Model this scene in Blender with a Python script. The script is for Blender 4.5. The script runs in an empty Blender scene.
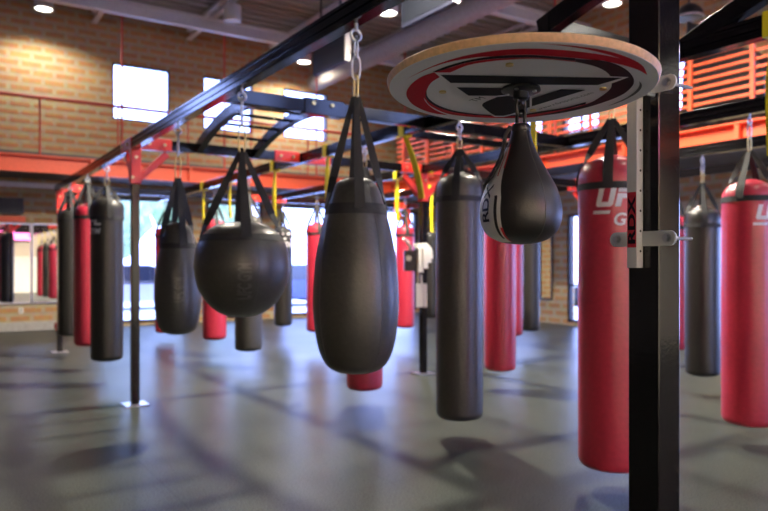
import bpy, bmesh, math, random
from mathutils import Vector, Matrix
from mathutils.geometry import tessellate_polygon
random.seed(7)
PI = math.pi
scene = bpy.context.scene
COL = scene.collection

# ------------------------------------------------------------------ camera model
F = 690.0
TH = math.atan(451.0 / 690.0)
SN, CS = math.sin(TH), math.cos(TH)
EYE = 1.4

def on_line(u, X):
    """Y of the point on the overhead rail at X that lies in column u."""
    k = (u - 384) / F
    d = X / (SN + k * CS)
    return d * (CS - k * SN)

def depth(X, Y):
    return SN * X + CS * Y

def height(v, X, Y):
    return EYE + (263 - v) / F * depth(X, Y)

cam_d = bpy.data.cameras.new('camera')
cam_d.sensor_width = 36
cam_d.lens = F * 36 / 768
cam_d.shift_y = 7.5 / 768
cam_d.clip_start = 0.05
cam = bpy.data.objects.new('camera', cam_d)
COL.objects.link(cam)
cam.location = (0, 0, EYE)
cam.rotation_euler = (PI / 2, 0, -TH)
cam_d.dof.use_dof = True
cam_d.dof.focus_distance = 1.75
cam_d.dof.aperture_fstop = 3.4
scene.camera = cam

# ------------------------------------------------------------------ materials
def new_mat(name):
    m = bpy.data.materials.new(name)
    m.use_nodes = True
    nt = m.node_tree
    return m, nt, nt.nodes['Principled BSDF']

def mat(name, col, rough=.5, metal=0.0, bump=0.0, scale=60.0, coat=0.0, var=0.0, spec=.5, sheen=0.0):
    m, nt, b = new_mat(name)
    b.inputs['Roughness'].default_value = rough
    b.inputs['Metallic'].default_value = metal
    b.inputs['Coat Weight'].default_value = coat
    b.inputs['Coat Roughness'].default_value = .15
    b.inputs['Specular IOR Level'].default_value = spec
    b.inputs['Sheen Weight'].default_value = sheen
    b.inputs['Base Color'].default_value = (*col, 1)
    tc = nt.nodes.new('ShaderNodeTexCoord')
    nz = nt.nodes.new('ShaderNodeTexNoise')
    nz.inputs['Scale'].default_value = scale
    nz.inputs['Detail'].default_value = 4
    nt.links.new(tc.outputs['Object'], nz.inputs['Vector'])
    if var:
        rp = nt.nodes.new('ShaderNodeValToRGB')
        rp.color_ramp.elements[0].position = .3
        rp.color_ramp.elements[1].position = .7
        rp.color_ramp.elements[0].color = (*[c * (1 - var) for c in col], 1)
        rp.color_ramp.elements[1].color = (*[min(1, c * (1 + var)) for c in col], 1)
        nt.links.new(nz.outputs['Fac'], rp.inputs['Fac'])
        nt.links.new(rp.outputs['Color'], b.inputs['Base Color'])
    if bump:
        bp = nt.nodes.new('ShaderNodeBump')
        bp.inputs['Strength'].default_value = bump
        bp.inputs['Distance'].default_value = .004
        nt.links.new(nz.outputs['Fac'], bp.inputs['Height'])
        nt.links.new(bp.outputs['Normal'], b.inputs['Normal'])
    return m

def emit(name, col, strength):
    m, nt, b = new_mat(name)
    b.inputs['Base Color'].default_value = (*col, 1)
    b.inputs['Emission Color'].default_value = (*col, 1)
    b.inputs['Emission Strength'].default_value = strength
    return m

def brick_mat(name, axis, c1, c2, mortar, bw=.43, rh=.17, ms=.042):
    m, nt, b = new_mat(name)
    N, Lk = nt.nodes, nt.links
    tc = N.new('ShaderNodeTexCoord')
    sp = N.new('ShaderNodeSeparateXYZ')
    cb = N.new('ShaderNodeCombineXYZ')
    Lk.new(tc.outputs['Object'], sp.inputs[0])
    Lk.new(sp.outputs[axis], cb.inputs['X'])
    Lk.new(sp.outputs['Z'], cb.inputs['Y'])
    br = N.new('ShaderNodeTexBrick')
    br.inputs['Scale'].default_value = 1
    br.inputs['Brick Width'].default_value = bw
    br.inputs['Row Height'].default_value = rh
    br.inputs['Mortar Size'].default_value = ms
    br.inputs['Mortar Smooth'].default_value = .2
    br.inputs['Color1'].default_value = (*c1, 1)
    br.inputs['Color2'].default_value = (*c2, 1)
    br.inputs['Mortar'].default_value = (*mortar, 1)
    Lk.new(cb.outputs[0], br.inputs['Vector'])
    nz = N.new('ShaderNodeTexNoise')
    nz.inputs['Scale'].default_value = 9
    nz.inputs['Detail'].default_value = 5
    Lk.new(tc.outputs['Object'], nz.inputs['Vector'])
    mx = N.new('ShaderNodeMix')
    mx.data_type = 'RGBA'
    mx.blend_type = 'OVERLAY'
    mx.inputs['Factor'].default_value = .35
    Lk.new(br.outputs['Color'], mx.inputs[6])
    Lk.new(nz.outputs['Color'], mx.inputs[7])
    Lk.new(mx.outputs[2], b.inputs['Base Color'])
    bp = N.new('ShaderNodeBump')
    bp.inputs['Strength'].default_value = .5
    bp.inputs['Distance'].default_value = .01
    bp.invert = True
    Lk.new(br.outputs['Fac'], bp.inputs['Height'])
    Lk.new(bp.outputs['Normal'], b.inputs['Normal'])
    b.inputs['Roughness'].default_value = .85
    return m

def floor_mat():
    m, nt, b = new_mat('rubber_floor')
    N, Lk = nt.nodes, nt.links
    tc = N.new('ShaderNodeTexCoord')
    n1 = N.new('ShaderNodeTexNoise'); n1.inputs['Scale'].default_value = 95; n1.inputs['Detail'].default_value = 2
    n2 = N.new('ShaderNodeTexNoise'); n2.inputs['Scale'].default_value = .9; n2.inputs['Detail'].default_value = 3
    for n in (n1, n2): Lk.new(tc.outputs['Object'], n.inputs['Vector'])
    r1 = N.new('ShaderNodeValToRGB')
    r1.color_ramp.elements[0].position = .36; r1.color_ramp.elements[0].color = (.012, .0155, .0135, 1)
    r1.color_ramp.elements[1].position = .66; r1.color_ramp.elements[1].color = (.066, .074, .064, 1)
    Lk.new(n1.outputs['Fac'], r1.inputs['Fac'])
    br = N.new('ShaderNodeTexBrick')
    br.offset = 0.0
    br.inputs['Scale'].default_value = 1
    br.inputs['Brick Width'].default_value = 1.22
    br.inputs['Row Height'].default_value = 1.22
    br.inputs['Mortar Size'].default_value = .003
    br.inputs['Color1'].default_value = (1, 1, 1, 1); br.inputs['Color2'].default_value = (.9, .9, .9, 1)
    br.inputs['Mortar'].default_value = (.55, .55, .55, 1)
    Lk.new(tc.outputs['Object'], br.inputs['Vector'])
    mx = N.new('ShaderNodeMix'); mx.data_type = 'RGBA'; mx.blend_type = 'MULTIPLY'; mx.inputs['Factor'].default_value = 1
    Lk.new(r1.outputs['Color'], mx.inputs[6]); Lk.new(br.outputs['Color'], mx.inputs[7])
    Lk.new(mx.outputs[2], b.inputs['Base Color'])
    r2 = N.new('ShaderNodeMapRange')
    r2.inputs['To Min'].default_value = .28; r2.inputs['To Max'].default_value = .36
    Lk.new(n2.outputs['Fac'], r2.inputs['Value']); Lk.new(r2.outputs[0], b.inputs['Roughness'])
    b.inputs['Specular IOR Level'].default_value = .055
    bp = N.new('ShaderNodeBump'); bp.inputs['Strength'].default_value = .15; bp.inputs['Distance'].default_value = .002
    Lk.new(n1.outputs['Fac'], bp.inputs['Height']); Lk.new(bp.outputs['Normal'], b.inputs['Normal'])
    return m

def deck_mat():
    m, nt, b = new_mat('metal_deck')
    N, Lk = nt.nodes, nt.links
    tc = N.new('ShaderNodeTexCoord')
    wv = N.new('ShaderNodeTexWave'); wv.bands_direction = 'Y'; wv.wave_profile = 'SIN'
    wv.inputs['Scale'].default_value = 2.1
    Lk.new(tc.outputs['Object'], wv.inputs['Vector'])
    nz = N.new('ShaderNodeTexNoise'); nz.inputs['Scale'].default_value = 1.2
    Lk.new(tc.outputs['Object'], nz.inputs['Vector'])
    rp = N.new('ShaderNodeValToRGB')
    rp.color_ramp.elements[0].color = (.24, .215, .18, 1); rp.color_ramp.elements[1].color = (.34, .31, .26, 1)
    Lk.new(nz.outputs['Fac'], rp.inputs['Fac']); Lk.new(rp.outputs['Color'], b.inputs['Base Color'])
    bp = N.new('ShaderNodeBump'); bp.inputs['Strength'].default_value = 1; bp.inputs['Distance'].default_value = .05
    Lk.new(wv.outputs['Fac'], bp.inputs['Height']); Lk.new(bp.outputs['Normal'], b.inputs['Normal'])
    b.inputs['Roughness'].default_value = .6
    return m

def glass_mat():
    m = bpy.data.materials.new('window_glass')
    m.use_nodes = True
    nt = m.node_tree
    nt.nodes.clear()
    out = nt.nodes.new('ShaderNodeOutputMaterial')
    tr = nt.nodes.new('ShaderNodeBsdfTransparent'); tr.inputs['Color'].default_value = (.94, .96, 1, 1)
    gl = nt.nodes.new('ShaderNodeBsdfGlossy'); gl.inputs['Roughness'].default_value = .02
    mx = nt.nodes.new('ShaderNodeMixShader')
    fr = nt.nodes.new('ShaderNodeFresnel'); fr.inputs['IOR'].default_value = 1.3
    nt.links.new(fr.outputs[0], mx.inputs[0])
    nt.links.new(tr.outputs[0], mx.inputs[1]); nt.links.new(gl.outputs[0], mx.inputs[2])
    nt.links.new(mx.outputs[0], out.inputs['Surface'])
    return m

M = {
 'black': mat('black_powder_coat', (.006, .005, .006), .12, 0, .04, 120, spec=.36),
 'redsteel': mat('red_powder_coat', (.74, .035, .014), .3, 0, .1, 120, coat=.3),
 'orange': mat('orange_painted_steel', (.78, .11, .03), .45, 0, .05, 30, var=.08),
 'zinc': mat('zinc_steel', (.62, .62, .63), .28, 1.0, .1, 90),
 'brass': mat('yellow_zinc', (.75, .58, .25), .3, 1.0, .1, 90),
 'leather': mat('black_leather', (.040, .037, .030), .36, 0, .3, 42, var=.18, spec=.6),
 'leather_emboss': mat('raised_leather_sheen', (.066, .062, .052), .3, 0, .1, 60, spec=.8),  # sheen of the raised letters put into a lighter base colour
 'leather_dark': mat('dark_black_leather', (.016, .015, .013), .36, 0, .3, 42, var=.18, spec=.5),
 'leather2': mat('smooth_black_leather', (.012, .011, .011), .38, 0, .08, 240, spec=.55),
 'redvinyl': mat('red_vinyl', (.40, .022, .045), .33, 0, .22, 36, var=.1, coat=.15),
 'web': mat('black_webbing', (.012, .012, .012), .7, 0, .5, 400),
 'thread': mat('grey_thread', (.10, .10, .09), .7),
 'logo': mat('white_print', (.78, .76, .75), .5),
 'yellow': mat('yellow_webbing', (.98, .80, .0), .55, 0, .3, 300),
 'white_paint': mat('white_powder_coat', (.72, .71, .69), .4, 0, .1, 200),
 'print_white': mat('board_white_laminate', (.86, .83, .87), .4, 0, .0, 60, spec=.25),
 'print_red': mat('board_red_ink', (.58, .012, .03), .45, spec=.04),
 'print_ink': mat('board_black_ink', (.010, .010, .015), .45, spec=.04),
 'print_maroon': mat('board_dark_ink', (.028, .010, .016), .45, spec=.04),
 'print_grey': mat('board_grey_ink', (.16, .16, .17), .45, spec=.04),
 'ply': mat('plywood_edge', (.88, .54, .29), .6, 0, .3, 90, var=.12),
 'sticker': mat('red_sticker', (.56, .014, .03), .4, var=.25, scale=70),
 'panelwhite': mat('white_leather_panel', (.74, .72, .69), .36, 0, .15, 200),
 'redtrim': mat('red_trim', (.55, .015, .03), .4),
 'ground': mat('pale_concrete_paving', (.72, .72, .74), .9, var=.15, scale=1.5),
 'plastic': mat('black_plastic', (.012, .012, .013), .4, 0, .1, 100),
 'screen': mat('dark_screen', (.006, .007, .010), .35, 0, 0, 10, spec=.25),
 'navy': mat('dark_navy_casing', (.010, .011, .022), .5, spec=.3),
 'galv': mat('light_grey_joist_paint', (.60, .57, .54), .5, 0, .1, 30, var=.08),
 'cream': mat('cream_bounce_wainscot', (.88, .82, .68), .7, 0, .1, 14, var=.03),
 'plaster': mat('tan_plaster', (.52, .42, .31), .8, 0, .2, 14, var=.03),
 'beige': mat('beige_painted_wall', (.55, .44, .28), .8, 0, .2, 14, var=.06),
 'concrete': mat('grey_concrete', (.36, .34, .31), .8, 0, .4, 20, var=.12),
 'soffit': mat('dark_soffit', (.12, .11, .10), .8, 0, .2, 8, var=.1),
 'frame': mat('dark_aluminium_frame', (.02, .02, .026), .35, .3),
 'cloth': mat('white_cloth', (.74, .74, .66), .9, 0, .5, 40, sheen=.3),
 'paper': mat('white_paper', (.80, .80, .78), .7),
 'rodred': mat('red_pipe_paint', (.50, .055, .035), .5),
 'mirror': mat('mirror_glass', (.82, .82, .80), .015, 1.0),
 'carblue': mat('dark_blue_car_paint', (.05, .07, .18), .25, .2, coat=.6),
 'carsilver': mat('silver_car_paint', (.5, .52, .58), .25, .4, coat=.6),
 'carglass': mat('car_window', (.02, .025, .04), .08, coat=.6),
 'tyre': mat('tyre_rubber', (.02, .02, .02), .8),
 'leafgreen': mat('tree_foliage', (.34, .46, .22), .8, 0, 1, 4, var=.35),
 'bark': mat('tree_bark', (.14, .10, .07), .9, 0, .6, 12, var=.2),
 'white_can': mat('white_fixture', (.62, .60, .56), .45),
 'lamp': emit('lit_lamp_lens', (1, .97, .88), 9),
 'tube': emit('lit_tube', (1, .95, .86), 30),
 'pink': emit('pink_lit_screen', (1, .18, .55), 3.0),
 'redball': mat('red_rubber', (.5, .02, .03), .5),
 'outlet': mat('white_outlet', (.7, .68, .62), .5),
 'glass': glass_mat(),
 'floor': floor_mat(), 'deck': deck_mat(),
 'brickx': brick_mat('orange_brick_back', 'X', (.44, .235, .085), (.37, .185, .07), (.38, .31, .19)),
 'bricky': brick_mat('orange_brick_side', 'Y', (.44, .235, .085), (.37, .185, .07), (.38, .31, .19)),
}

# ------------------------------------------------------------------ mesh helpers
class MB:
    def __init__(s):
        s.bm = bmesh.new()
        s.flat = False
    def box(s, c, d, rz=0.0, bev=0.0, rot=None):
        s.flat = True
        r = bmesh.ops.create_cube(s.bm, size=1)
        vs = r['verts']
        bmesh.ops.scale(s.bm, vec=d, verts=vs)
        if bev:
            es = list({e for v in vs for e in v.link_edges})
            g = bmesh.ops.bevel(s.bm, geom=es, offset=bev, segments=2, profile=.5, affect='EDGES')
            vs = list({v for f in g['faces'] for v in f.verts} | {v for v in vs if v.is_valid})
        mt = Matrix.Translation(c) @ (rot.to_4x4() if rot else Matrix.Rotation(rz, 4, 'Z'))
        bmesh.ops.transform(s.bm, matrix=mt, verts=vs)
        return s
    def sweep(s, path, prof, closed=False, up=(0, 0, 1), cap=True):
        """Sweep a closed 2-D profile [(side, up)] along a path of points."""
        P = [Vector(p) for p in path]
        n = len(P)
        rings = []
        upv = Vector(up)
        last = None
        for i in range(n):
            if closed:
                t = P[(i + 1) % n] - P[i - 1]
            else:
                t = P[min(i + 1, n - 1)] - P[max(i - 1, 0)]
            t.normalize()
            side = t.cross(upv)
            if side.length < 1e-4:
                side = last if last is not None else t.orthogonal()
            side = (side - t * side.dot(t)).normalized()
            if last is not None and side.dot(last) < 0 and abs(t.dot(upv)) > .9:
                side = -side
            last = side
            w = side.cross(t).normalized()
            rings.append([s.bm.verts.new(P[i] + side * a + w * b) for a, b in prof])
        m = len(prof)
        for i in range(n if closed else n - 1):
            A, B = rings[i], rings[(i + 1) % n]
            for j in range(m):
                s.bm.faces.new((A[j], A[(j + 1) % m], B[(j + 1) % m], B[j]))
        if cap and not closed:
            s.bm.faces.new(rings[0][::-1])
            s.bm.faces.new(rings[-1])
        return s
    def tube(s, path, r, seg=8, closed=False, up=(0, 0, 1)):
        prof = [(r * math.cos(2 * PI * k / seg), r * math.sin(2 * PI * k / seg)) for k in range(seg)]
        return s.sweep(path, prof, closed, up)
    def bar(s, a, b, w, h, up=(0, 0, 1), bev=0.0):
        if bev:
            e = bev
            prof = [(-w/2+e, -h/2), (w/2-e, -h/2), (w/2, -h/2+e), (w/2, h/2-e), (w/2-e, h/2), (-w/2+e, h/2), (-w/2, h/2-e), (-w/2, -h/2+e)]
        else:
            prof = [(-w/2, -h/2), (w/2, -h/2), (w/2, h/2), (-w/2, h/2)]
        return s.sweep([a, b], prof, up=up)
    def lathe(s, prof, seg=32, a0=0.0, a1=2 * PI, c=(0, 0, 0), cap=True):
        full = abs(a1 - a0 - 2 * PI) < 1e-6
        n = seg if full else seg + 1
        rings = []
        for r, z in prof:
            if r < 1e-6 and full:
                rings.append([s.bm.verts.new((c[0], c[1], c[2] + z))])
            else:
                rings.append([s.bm.verts.new((c[0] + r * math.cos(a0 + (a1 - a0) * k / seg), c[1] + r * math.sin(a0 + (a1 - a0) * k / seg), c[2] + z)) for k in range(n)])
        for A, B in zip(rings, rings[1:]):
            m = seg
            for k in range(m):
                k2 = (k + 1) % n
                if len(A) == 1 and len(B) == 1: continue
                if len(A) == 1: s.bm.faces.new((A[0], B[k2], B[k]))
                elif len(B) == 1: s.bm.faces.new((A[k], A[k2], B[0]))
                else: s.bm.faces.new((A[k], A[k2], B[k2], B[k]))
        if full and cap:
            if len(rings[0]) > 1: s.bm.faces.new(rings[0][::-1])
            if len(rings[-1]) > 1: s.bm.faces.new(rings[-1])
        return s
    def cyl(s, a, b, r, seg=16):
        return s.tube([a, b], r, seg, up=(0, 0, 1) if abs((Vector(b) - Vector(a)).normalized().z) < .9 else (1, 0, 0))
    def poly(s, pts, z=0.0, thick=0.0):
        P = [Vector((x, y, z)) for x, y in pts]
        tris = tessellate_polygon([P])
        vs = [s.bm.verts.new(p) for p in P]
        for t in tris:
            try: s.bm.faces.new([vs[i] for i in t])
            except ValueError: pass
        if thick:
            v2 = [s.bm.verts.new(p + Vector((0, 0, thick))) for p in P]
            for t in tris:
                try: s.bm.faces.new([v2[i] for i in t][::-1])
                except ValueError: pass
            n = len(P)
            for i in range(n):
                s.bm.faces.new((vs[i], vs[(i + 1) % n], v2[(i + 1) % n], v2[i]))
        return s
    def build(s, name, m, parent=None, smooth=True, angle=None, loc=None, mw=None, fix=True):
        if fix: bmesh.ops.recalc_face_normals(s.bm, faces=s.bm.faces)
        me = bpy.data.meshes.new(name)
        s.bm.to_mesh(me)
        s.bm.free()
        o = bpy.data.objects.new(name, me)
        COL.objects.link(o)
        me.materials.append(M[m] if isinstance(m, str) else m)
        if smooth:
            me.shade_smooth()
            if angle is None: angle = 15 if s.flat else 40
            try: me.set_sharp_from_angle(angle=math.radians(angle))
            except Exception: pass
        if parent is not None: o.parent = parent
        if loc is not None: o.location = loc
        return o

def tag(o, label=None, cat=None, group=None, kind=None):
    if label: o['label'] = label
    if cat: o['category'] = cat
    if group: o['group'] = group
    if kind: o['kind'] = kind
    return o

def thing(name, label, cat, loc=(0, 0, 0), rz=0.0, group=None):
    o = bpy.data.objects.new(name, None)
    COL.objects.link(o)
    o.empty_display_size = .1
    o.location = loc
    o.rotation_euler = (0, 0, rz)
    return tag(o, label, cat, group)

def struct(mb, name, m, smooth=False):
    return tag(mb.build(name, m, smooth=smooth), kind='structure')

def text_geo(body, shear=0.0, offset=0.0, size=1.0, spacing=1.0):
    cu = bpy.data.curves.new('lettering_source', 'FONT')
    cu.body = body
    cu.size = size
    cu.shear = shear
    cu.offset = offset
    cu.space_character = spacing
    cu.resolution_u = 4
    o = bpy.data.objects.new('lettering_source', cu)
    COL.objects.link(o)
    bpy.context.view_layer.update()
    dg = bpy.context.evaluated_depsgraph_get()
    me = bpy.data.meshes.new_from_object(o.evaluated_get(dg))
    V = [(v.co.x, v.co.y) for v in me.vertices]
    Fc = [tuple(p.vertices) for p in me.polygons]
    bpy.data.objects.remove(o)
    bpy.data.curves.remove(cu)
    bpy.data.meshes.remove(me)
    return V, Fc

def geo_bm(geos, step=None):
    """Flat lettering (list of (verts, faces)) as a bmesh, cut into strips of width step along x and y."""
    bm = bmesh.new()
    for V, Fc in geos:
        vs = [bm.verts.new((x, y, 0)) for x, y in V]
        for f in Fc:
            try: bm.faces.new([vs[i] for i in f])
            except ValueError: pass
    if step:
        for ax in (0, 1):
            lo = min(v.co[ax] for v in bm.verts); hi = max(v.co[ax] for v in bm.verts)
            k = lo + step
            while k < hi:
                co = Vector((0, 0, 0)); co[ax] = k
                no = Vector((0, 0, 0)); no[ax] = 1
                bmesh.ops.bisect_plane(bm, geom=list(bm.verts) + list(bm.edges) + list(bm.faces), plane_co=co, plane_no=no, dist=1e-5)
                k += step
    return bm

def poly_geo(pts):
    P = [Vector((x, y, 0)) for x, y in pts]
    return [tuple(p) for p in pts], [tuple(t) for t in tessellate_polygon([P])]

def move_geo(g, dx=0, dy=0, sx=1, sy=1):
    return [(x * sx + dx, y * sy + dy) for x, y in g[0]], g[1]

ART=[
('red',[(-0.2632,0.097),(-0.2693,0.0157),(-0.2672,-0.0428),(-0.2557,-0.1001),(-0.2314,-0.1519),(-0.205,-0.1863),(-0.1731,-0.2142),(-0.1354,-0.2359),(-0.0939,-0.2544),(-0.047,-0.2691),(-0.0108,-0.2772),(0.0164,-0.2798),(-0.0052,-0.251),(-0.0633,-0.2275),(-0.1061,-0.2086),(-0.1476,-0.189),(-0.1821,-0.1621),(-0.2114,-0.1295),(-0.2293,-0.1099),(-0.2539,-0.0626),(-0.2641,-0.0162),(-0.2658,0.0365)]),
('red',[(-0.1848,-0.2403),(-0.1369,-0.2653),(-0.0934,-0.2813),(-0.0542,-0.2911),(-0.0125,-0.2945),(0.04,-0.2908),(0.0894,-0.2777),(0.1446,-0.2481),(0.0989,-0.2572),(0.0484,-0.2576),(-0.0052,-0.251),(0.0164,-0.2798),(-0.0278,-0.2802),(-0.0851,-0.2742),(-0.1419,-0.2588)]),
('ink',[(-0.2464,0.0148),(-0.2455,-0.03),(-0.2327,-0.0864),(-0.2114,-0.1295),(-0.1821,-0.1621),(-0.1476,-0.189),(-0.1061,-0.2086),(-0.0633,-0.2275),(-0.0504,-0.2161),(-0.0957,-0.1988),(-0.1367,-0.1781),(-0.1706,-0.15),(-0.201,-0.1179),(-0.2242,-0.0763),(-0.234,-0.0229),(-0.237,0.0115)]),
('red',[(-0.2418,0.0169),(-0.234,-0.0229),(-0.2242,-0.0763),(-0.201,-0.1179),(-0.1706,-0.15),(-0.1367,-0.1781),(-0.0957,-0.1988),(-0.0504,-0.2161),(-0.0463,-0.2125),(-0.0919,-0.1952),(-0.1321,-0.1736),(-0.1643,-0.1434),(-0.1922,-0.1081),(-0.2128,-0.0627),(-0.2132,-0.0043)]),
('red',[(-0.2427,0.0158),(-0.2462,0.0593),(-0.2336,0.1148),(-0.2086,0.1699),(-0.1757,0.2131),(-0.1276,0.2543),(-0.0736,0.2805),(-0.0325,0.2872),(0.0061,0.2798),(-0.0485,0.2615),(-0.0921,0.2349),(-0.1274,0.205),(-0.1452,0.1855),(-0.1161,0.211),(-0.1534,0.1619),(-0.1776,0.1294),(-0.2034,0.0781),(-0.2123,0.0341)]),
('red',[(-0.151,0.1714),(-0.111,0.2023),(-0.0731,0.223),(-0.0105,0.2405),(0.0514,0.2341),(0.1078,0.2105),(0.1616,0.1666),(0.19,0.1065),(0.2096,0.0493),(0.2162,-0.0161),(0.2,-0.0929),(0.2266,-0.0142),(0.2285,0.0665),(0.2123,0.1279),(0.1792,0.1843),(0.1122,0.2328),(0.0566,0.2582),(-0.0035,0.2677),(-0.0635,0.2466),(-0.1106,0.2166)]),
('ink',[(-0.1813,0.1236),(-0.1596,0.1553),(-0.1262,0.1875),(-0.078,0.2167),(-0.0171,0.2322),(0.0443,0.2258),(0.1004,0.2023),(0.1539,0.1587),(0.1776,0.0946),(0.1973,0.0381),(0.2013,-0.029),(0.2162,-0.0161),(0.2096,0.0493),(0.19,0.1065),(0.1616,0.1666),(0.1078,0.2105),(0.0529,0.2358),(-0.0101,0.2456),(-0.0725,0.2302),(-0.124,0.1977),(-0.1596,0.1598)]),
('maroon',[(-0.0623,-0.2266),(-0.0062,-0.2519),(0.0401,-0.2531),(0.0937,-0.2392),(0.149,-0.2102),(0.1883,-0.1742),(0.2206,-0.1239),(0.2359,-0.0671),(0.2409,0.005),(0.2292,0.0821),(0.2004,0.1482),(0.2133,0.0675),(0.2193,-0.0135),(0.1926,-0.0828),(0.1623,-0.134),(0.1286,-0.1658),(0.0823,-0.1982),(0.0392,-0.2147),(-0.0009,-0.2194),(-0.0483,-0.2143)]),
('white',[(0.0368,-0.1698),(0.1227,-0.2171),(0.1286,-0.1658),(0.1219,-0.1286),(0.0917,-0.1101)]),
('ink',[(-0.2222,0.0189),(-0.132,-0.0407),(-0.0526,-0.0923),(0.1151,-0.2058),(0.1136,-0.1386),(-0.0286,-0.0364),(-0.0373,-0.0379),(-0.1675,0.0513)]),
('ink',[(-0.1358,0.0684),(-0.0304,-0.0022),(0.0129,0.0434),(-0.0699,0.1035)]),
('ink',[(0.0692,0.1101),(0.0693,0.0636),(0.0704,-0.0672),(0.1203,-0.0983),(0.1211,0.1166),(0.1207,0.1648)]),
('white',[(0.0058,0.1432),(-0.009,0.1132),(-0.0146,0.0596),(0.0113,0.0268),(0.0507,0.0083),(0.1313,0.0883),(0.138,0.1653),(0.1364,0.1971),(0.1161,0.2127),(0.0809,0.1978),(0.031,0.167)]),
('ink',[(0.0085,0.1413),(-0.0018,0.1173),(-0.0072,0.0677),(0.0175,0.0332),(0.053,0.0178),(0.1211,0.0858),(0.1296,0.1581),(0.1264,0.188),(0.108,0.2021),(0.0746,0.1864),(0.0265,0.1576)]),
('grey',[(0.1624,-0.2144),(0.1894,-0.2013),(0.2182,-0.1759),(0.2438,-0.137),(0.2642,-0.0837),(0.27,-0.0396),(0.2497,-0.1077),(0.219,-0.1617),(0.1915,-0.1928)]),
]
PINS= [(-0.1459, -0.1207), (-0.139, 0.1177), (0.1456, -0.1277), (0.1515, 0.1039)]
WWW= [(0.1588, 0.0879), (0.1538, -0.0956), (0.1385, 0.0727)]; TM= [(-0.0241, 0.1318), (-0.0238, 0.0916), (-0.0386, 0.1191)]
# ------------------------------------------------------------------ the room
X0, X1, Y0, Y1, HT = -6.0, 12.0, -5.0, 16.0, 6.9
T = .25

def wall_with_holes(name, m, axis, at, lo, hi, holes, z1=HT):
    """Wall slab across an axis with rectangular openings (a0, a1, z0, z1)."""
    xs = sorted({lo, hi, *[h[0] for h in holes], *[h[1] for h in holes]})
    mb = MB()
    for a, b in zip(xs, xs[1:]):
        mid = (a + b) / 2
        cuts = sorted([(h[2], h[3]) for h in holes if h[0] < mid < h[1]])
        z = 0.0
        segs = []
        for c0, c1 in cuts:
            if c0 > z: segs.append((z, c0))
            z = c1
        if z < z1: segs.append((z, z1))
        for s0, s1 in segs:
            if axis == 'Y': mb.box((mid, at, (s0 + s1) / 2), (b - a, T, s1 - s0))
            else: mb.box((at, mid, (s0 + s1) / 2), (T, b - a, s1 - s0))
    return struct(mb, name, m)

fl = MB().box(((X0 + X1) / 2, (Y0 + Y1) / 2, -.1), (X1 - X0 + 1, Y1 - Y0 + 1, .2))
struct(fl, 'floor', 'floor')
struct(MB().box(((X0 + X1) / 2, (Y0 + Y1) / 2, HT + .1), (X1 - X0 + 1, Y1 - Y0 + 1, .2)), 'ceiling', 'deck')
rb = MB()
yy = Y0 + .15
while yy < Y1:
    rb.box(((X0 + X1) / 2, yy, HT - .02), (X1 - X0, .11, .045)); yy += .3
struct(rb, 'ceiling_deck_ribs', 'deck')

UP = [(-4.9, -3.65), (-2.85, -1.6), (-.8, .45), (3.31, 4.56), (5.35, 6.60), (7.43, 8.68)]
UPZ = (4.58, 5.83)
LOW = [(3.05, 4.95), (5.45, 6.85), (7.35, 9.1), (9.7, 11.6)]
LOWZ = (.06, 2.86)
backholes = [(a, b, *UPZ) for a, b in UP] + [(a, b, *LOWZ) for a, b in LOW]
wall_with_holes('wall_back', 'brickx', 'Y', Y1 + T / 2, X0 - T, X1 + T, backholes)
RUP = [(-1.3, 1.2), (2.0, 4.6), (7.75, 8.95), (9.9, 10.95), (11.55, 12.7)]
RUPZ = (4.3, 5.35)
RLOW = [(8.25, 10.8), (-1.6, 1.9), (2.2, 5.6)]
FLOW = [(5.6, 8.2)]  # unseen window behind the camera, added for fill and bag highlights
FUP = [(3.3, 4.55), (5.35, 6.60), (7.43, 8.68), (9.5, 10.75)]  # unseen high windows, added for blue reflections on the crossbeams
FLOWZ = (.06, 3.4)
RLOWZ = (.06, 2.5)
rightholes = [(a, b, *RUPZ) for a, b in RUP] + [(a, b, *RLOWZ) for a, b in RLOW]
wall_with_holes('wall_right', 'bricky', 'X', X1 + T / 2, Y0 - T, Y1, rightholes)
struct(MB().box((X0 - T / 2, (Y0 + Y1) / 2, HT / 2), (T, Y1 - Y0 + 2 * T, HT)), 'wall_left', 'soffit')
wall_with_holes('wall_front', 'plaster', 'Y', Y0 - T / 2, X0 - T, X1 + T, [(a, b, *FLOWZ) for a, b in FLOW] + [(a, b, *UPZ) for a, b in FUP])
wc = MB()  # unseen pale lower wall, added to bounce light under the board
for a, b in ((X0, 5.5), (8.3, X1)):
    wc.box(((a + b) / 2, Y0 + .015, .85), (b - a, .03, 1.7))
struct(wc, 'wall_front_bounce_wainscot', 'cream')
struct(MB().box(((X0 + 2.9) / 2, Y1 - .03, .09), (2.9 - X0, .06, .18)), 'baseboard_back', 'concrete')
struct(MB().box((X1 - .02, 6.85, 1.32), (.04, 2.7, 2.5)), 'trim_1', 'beige')

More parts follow.
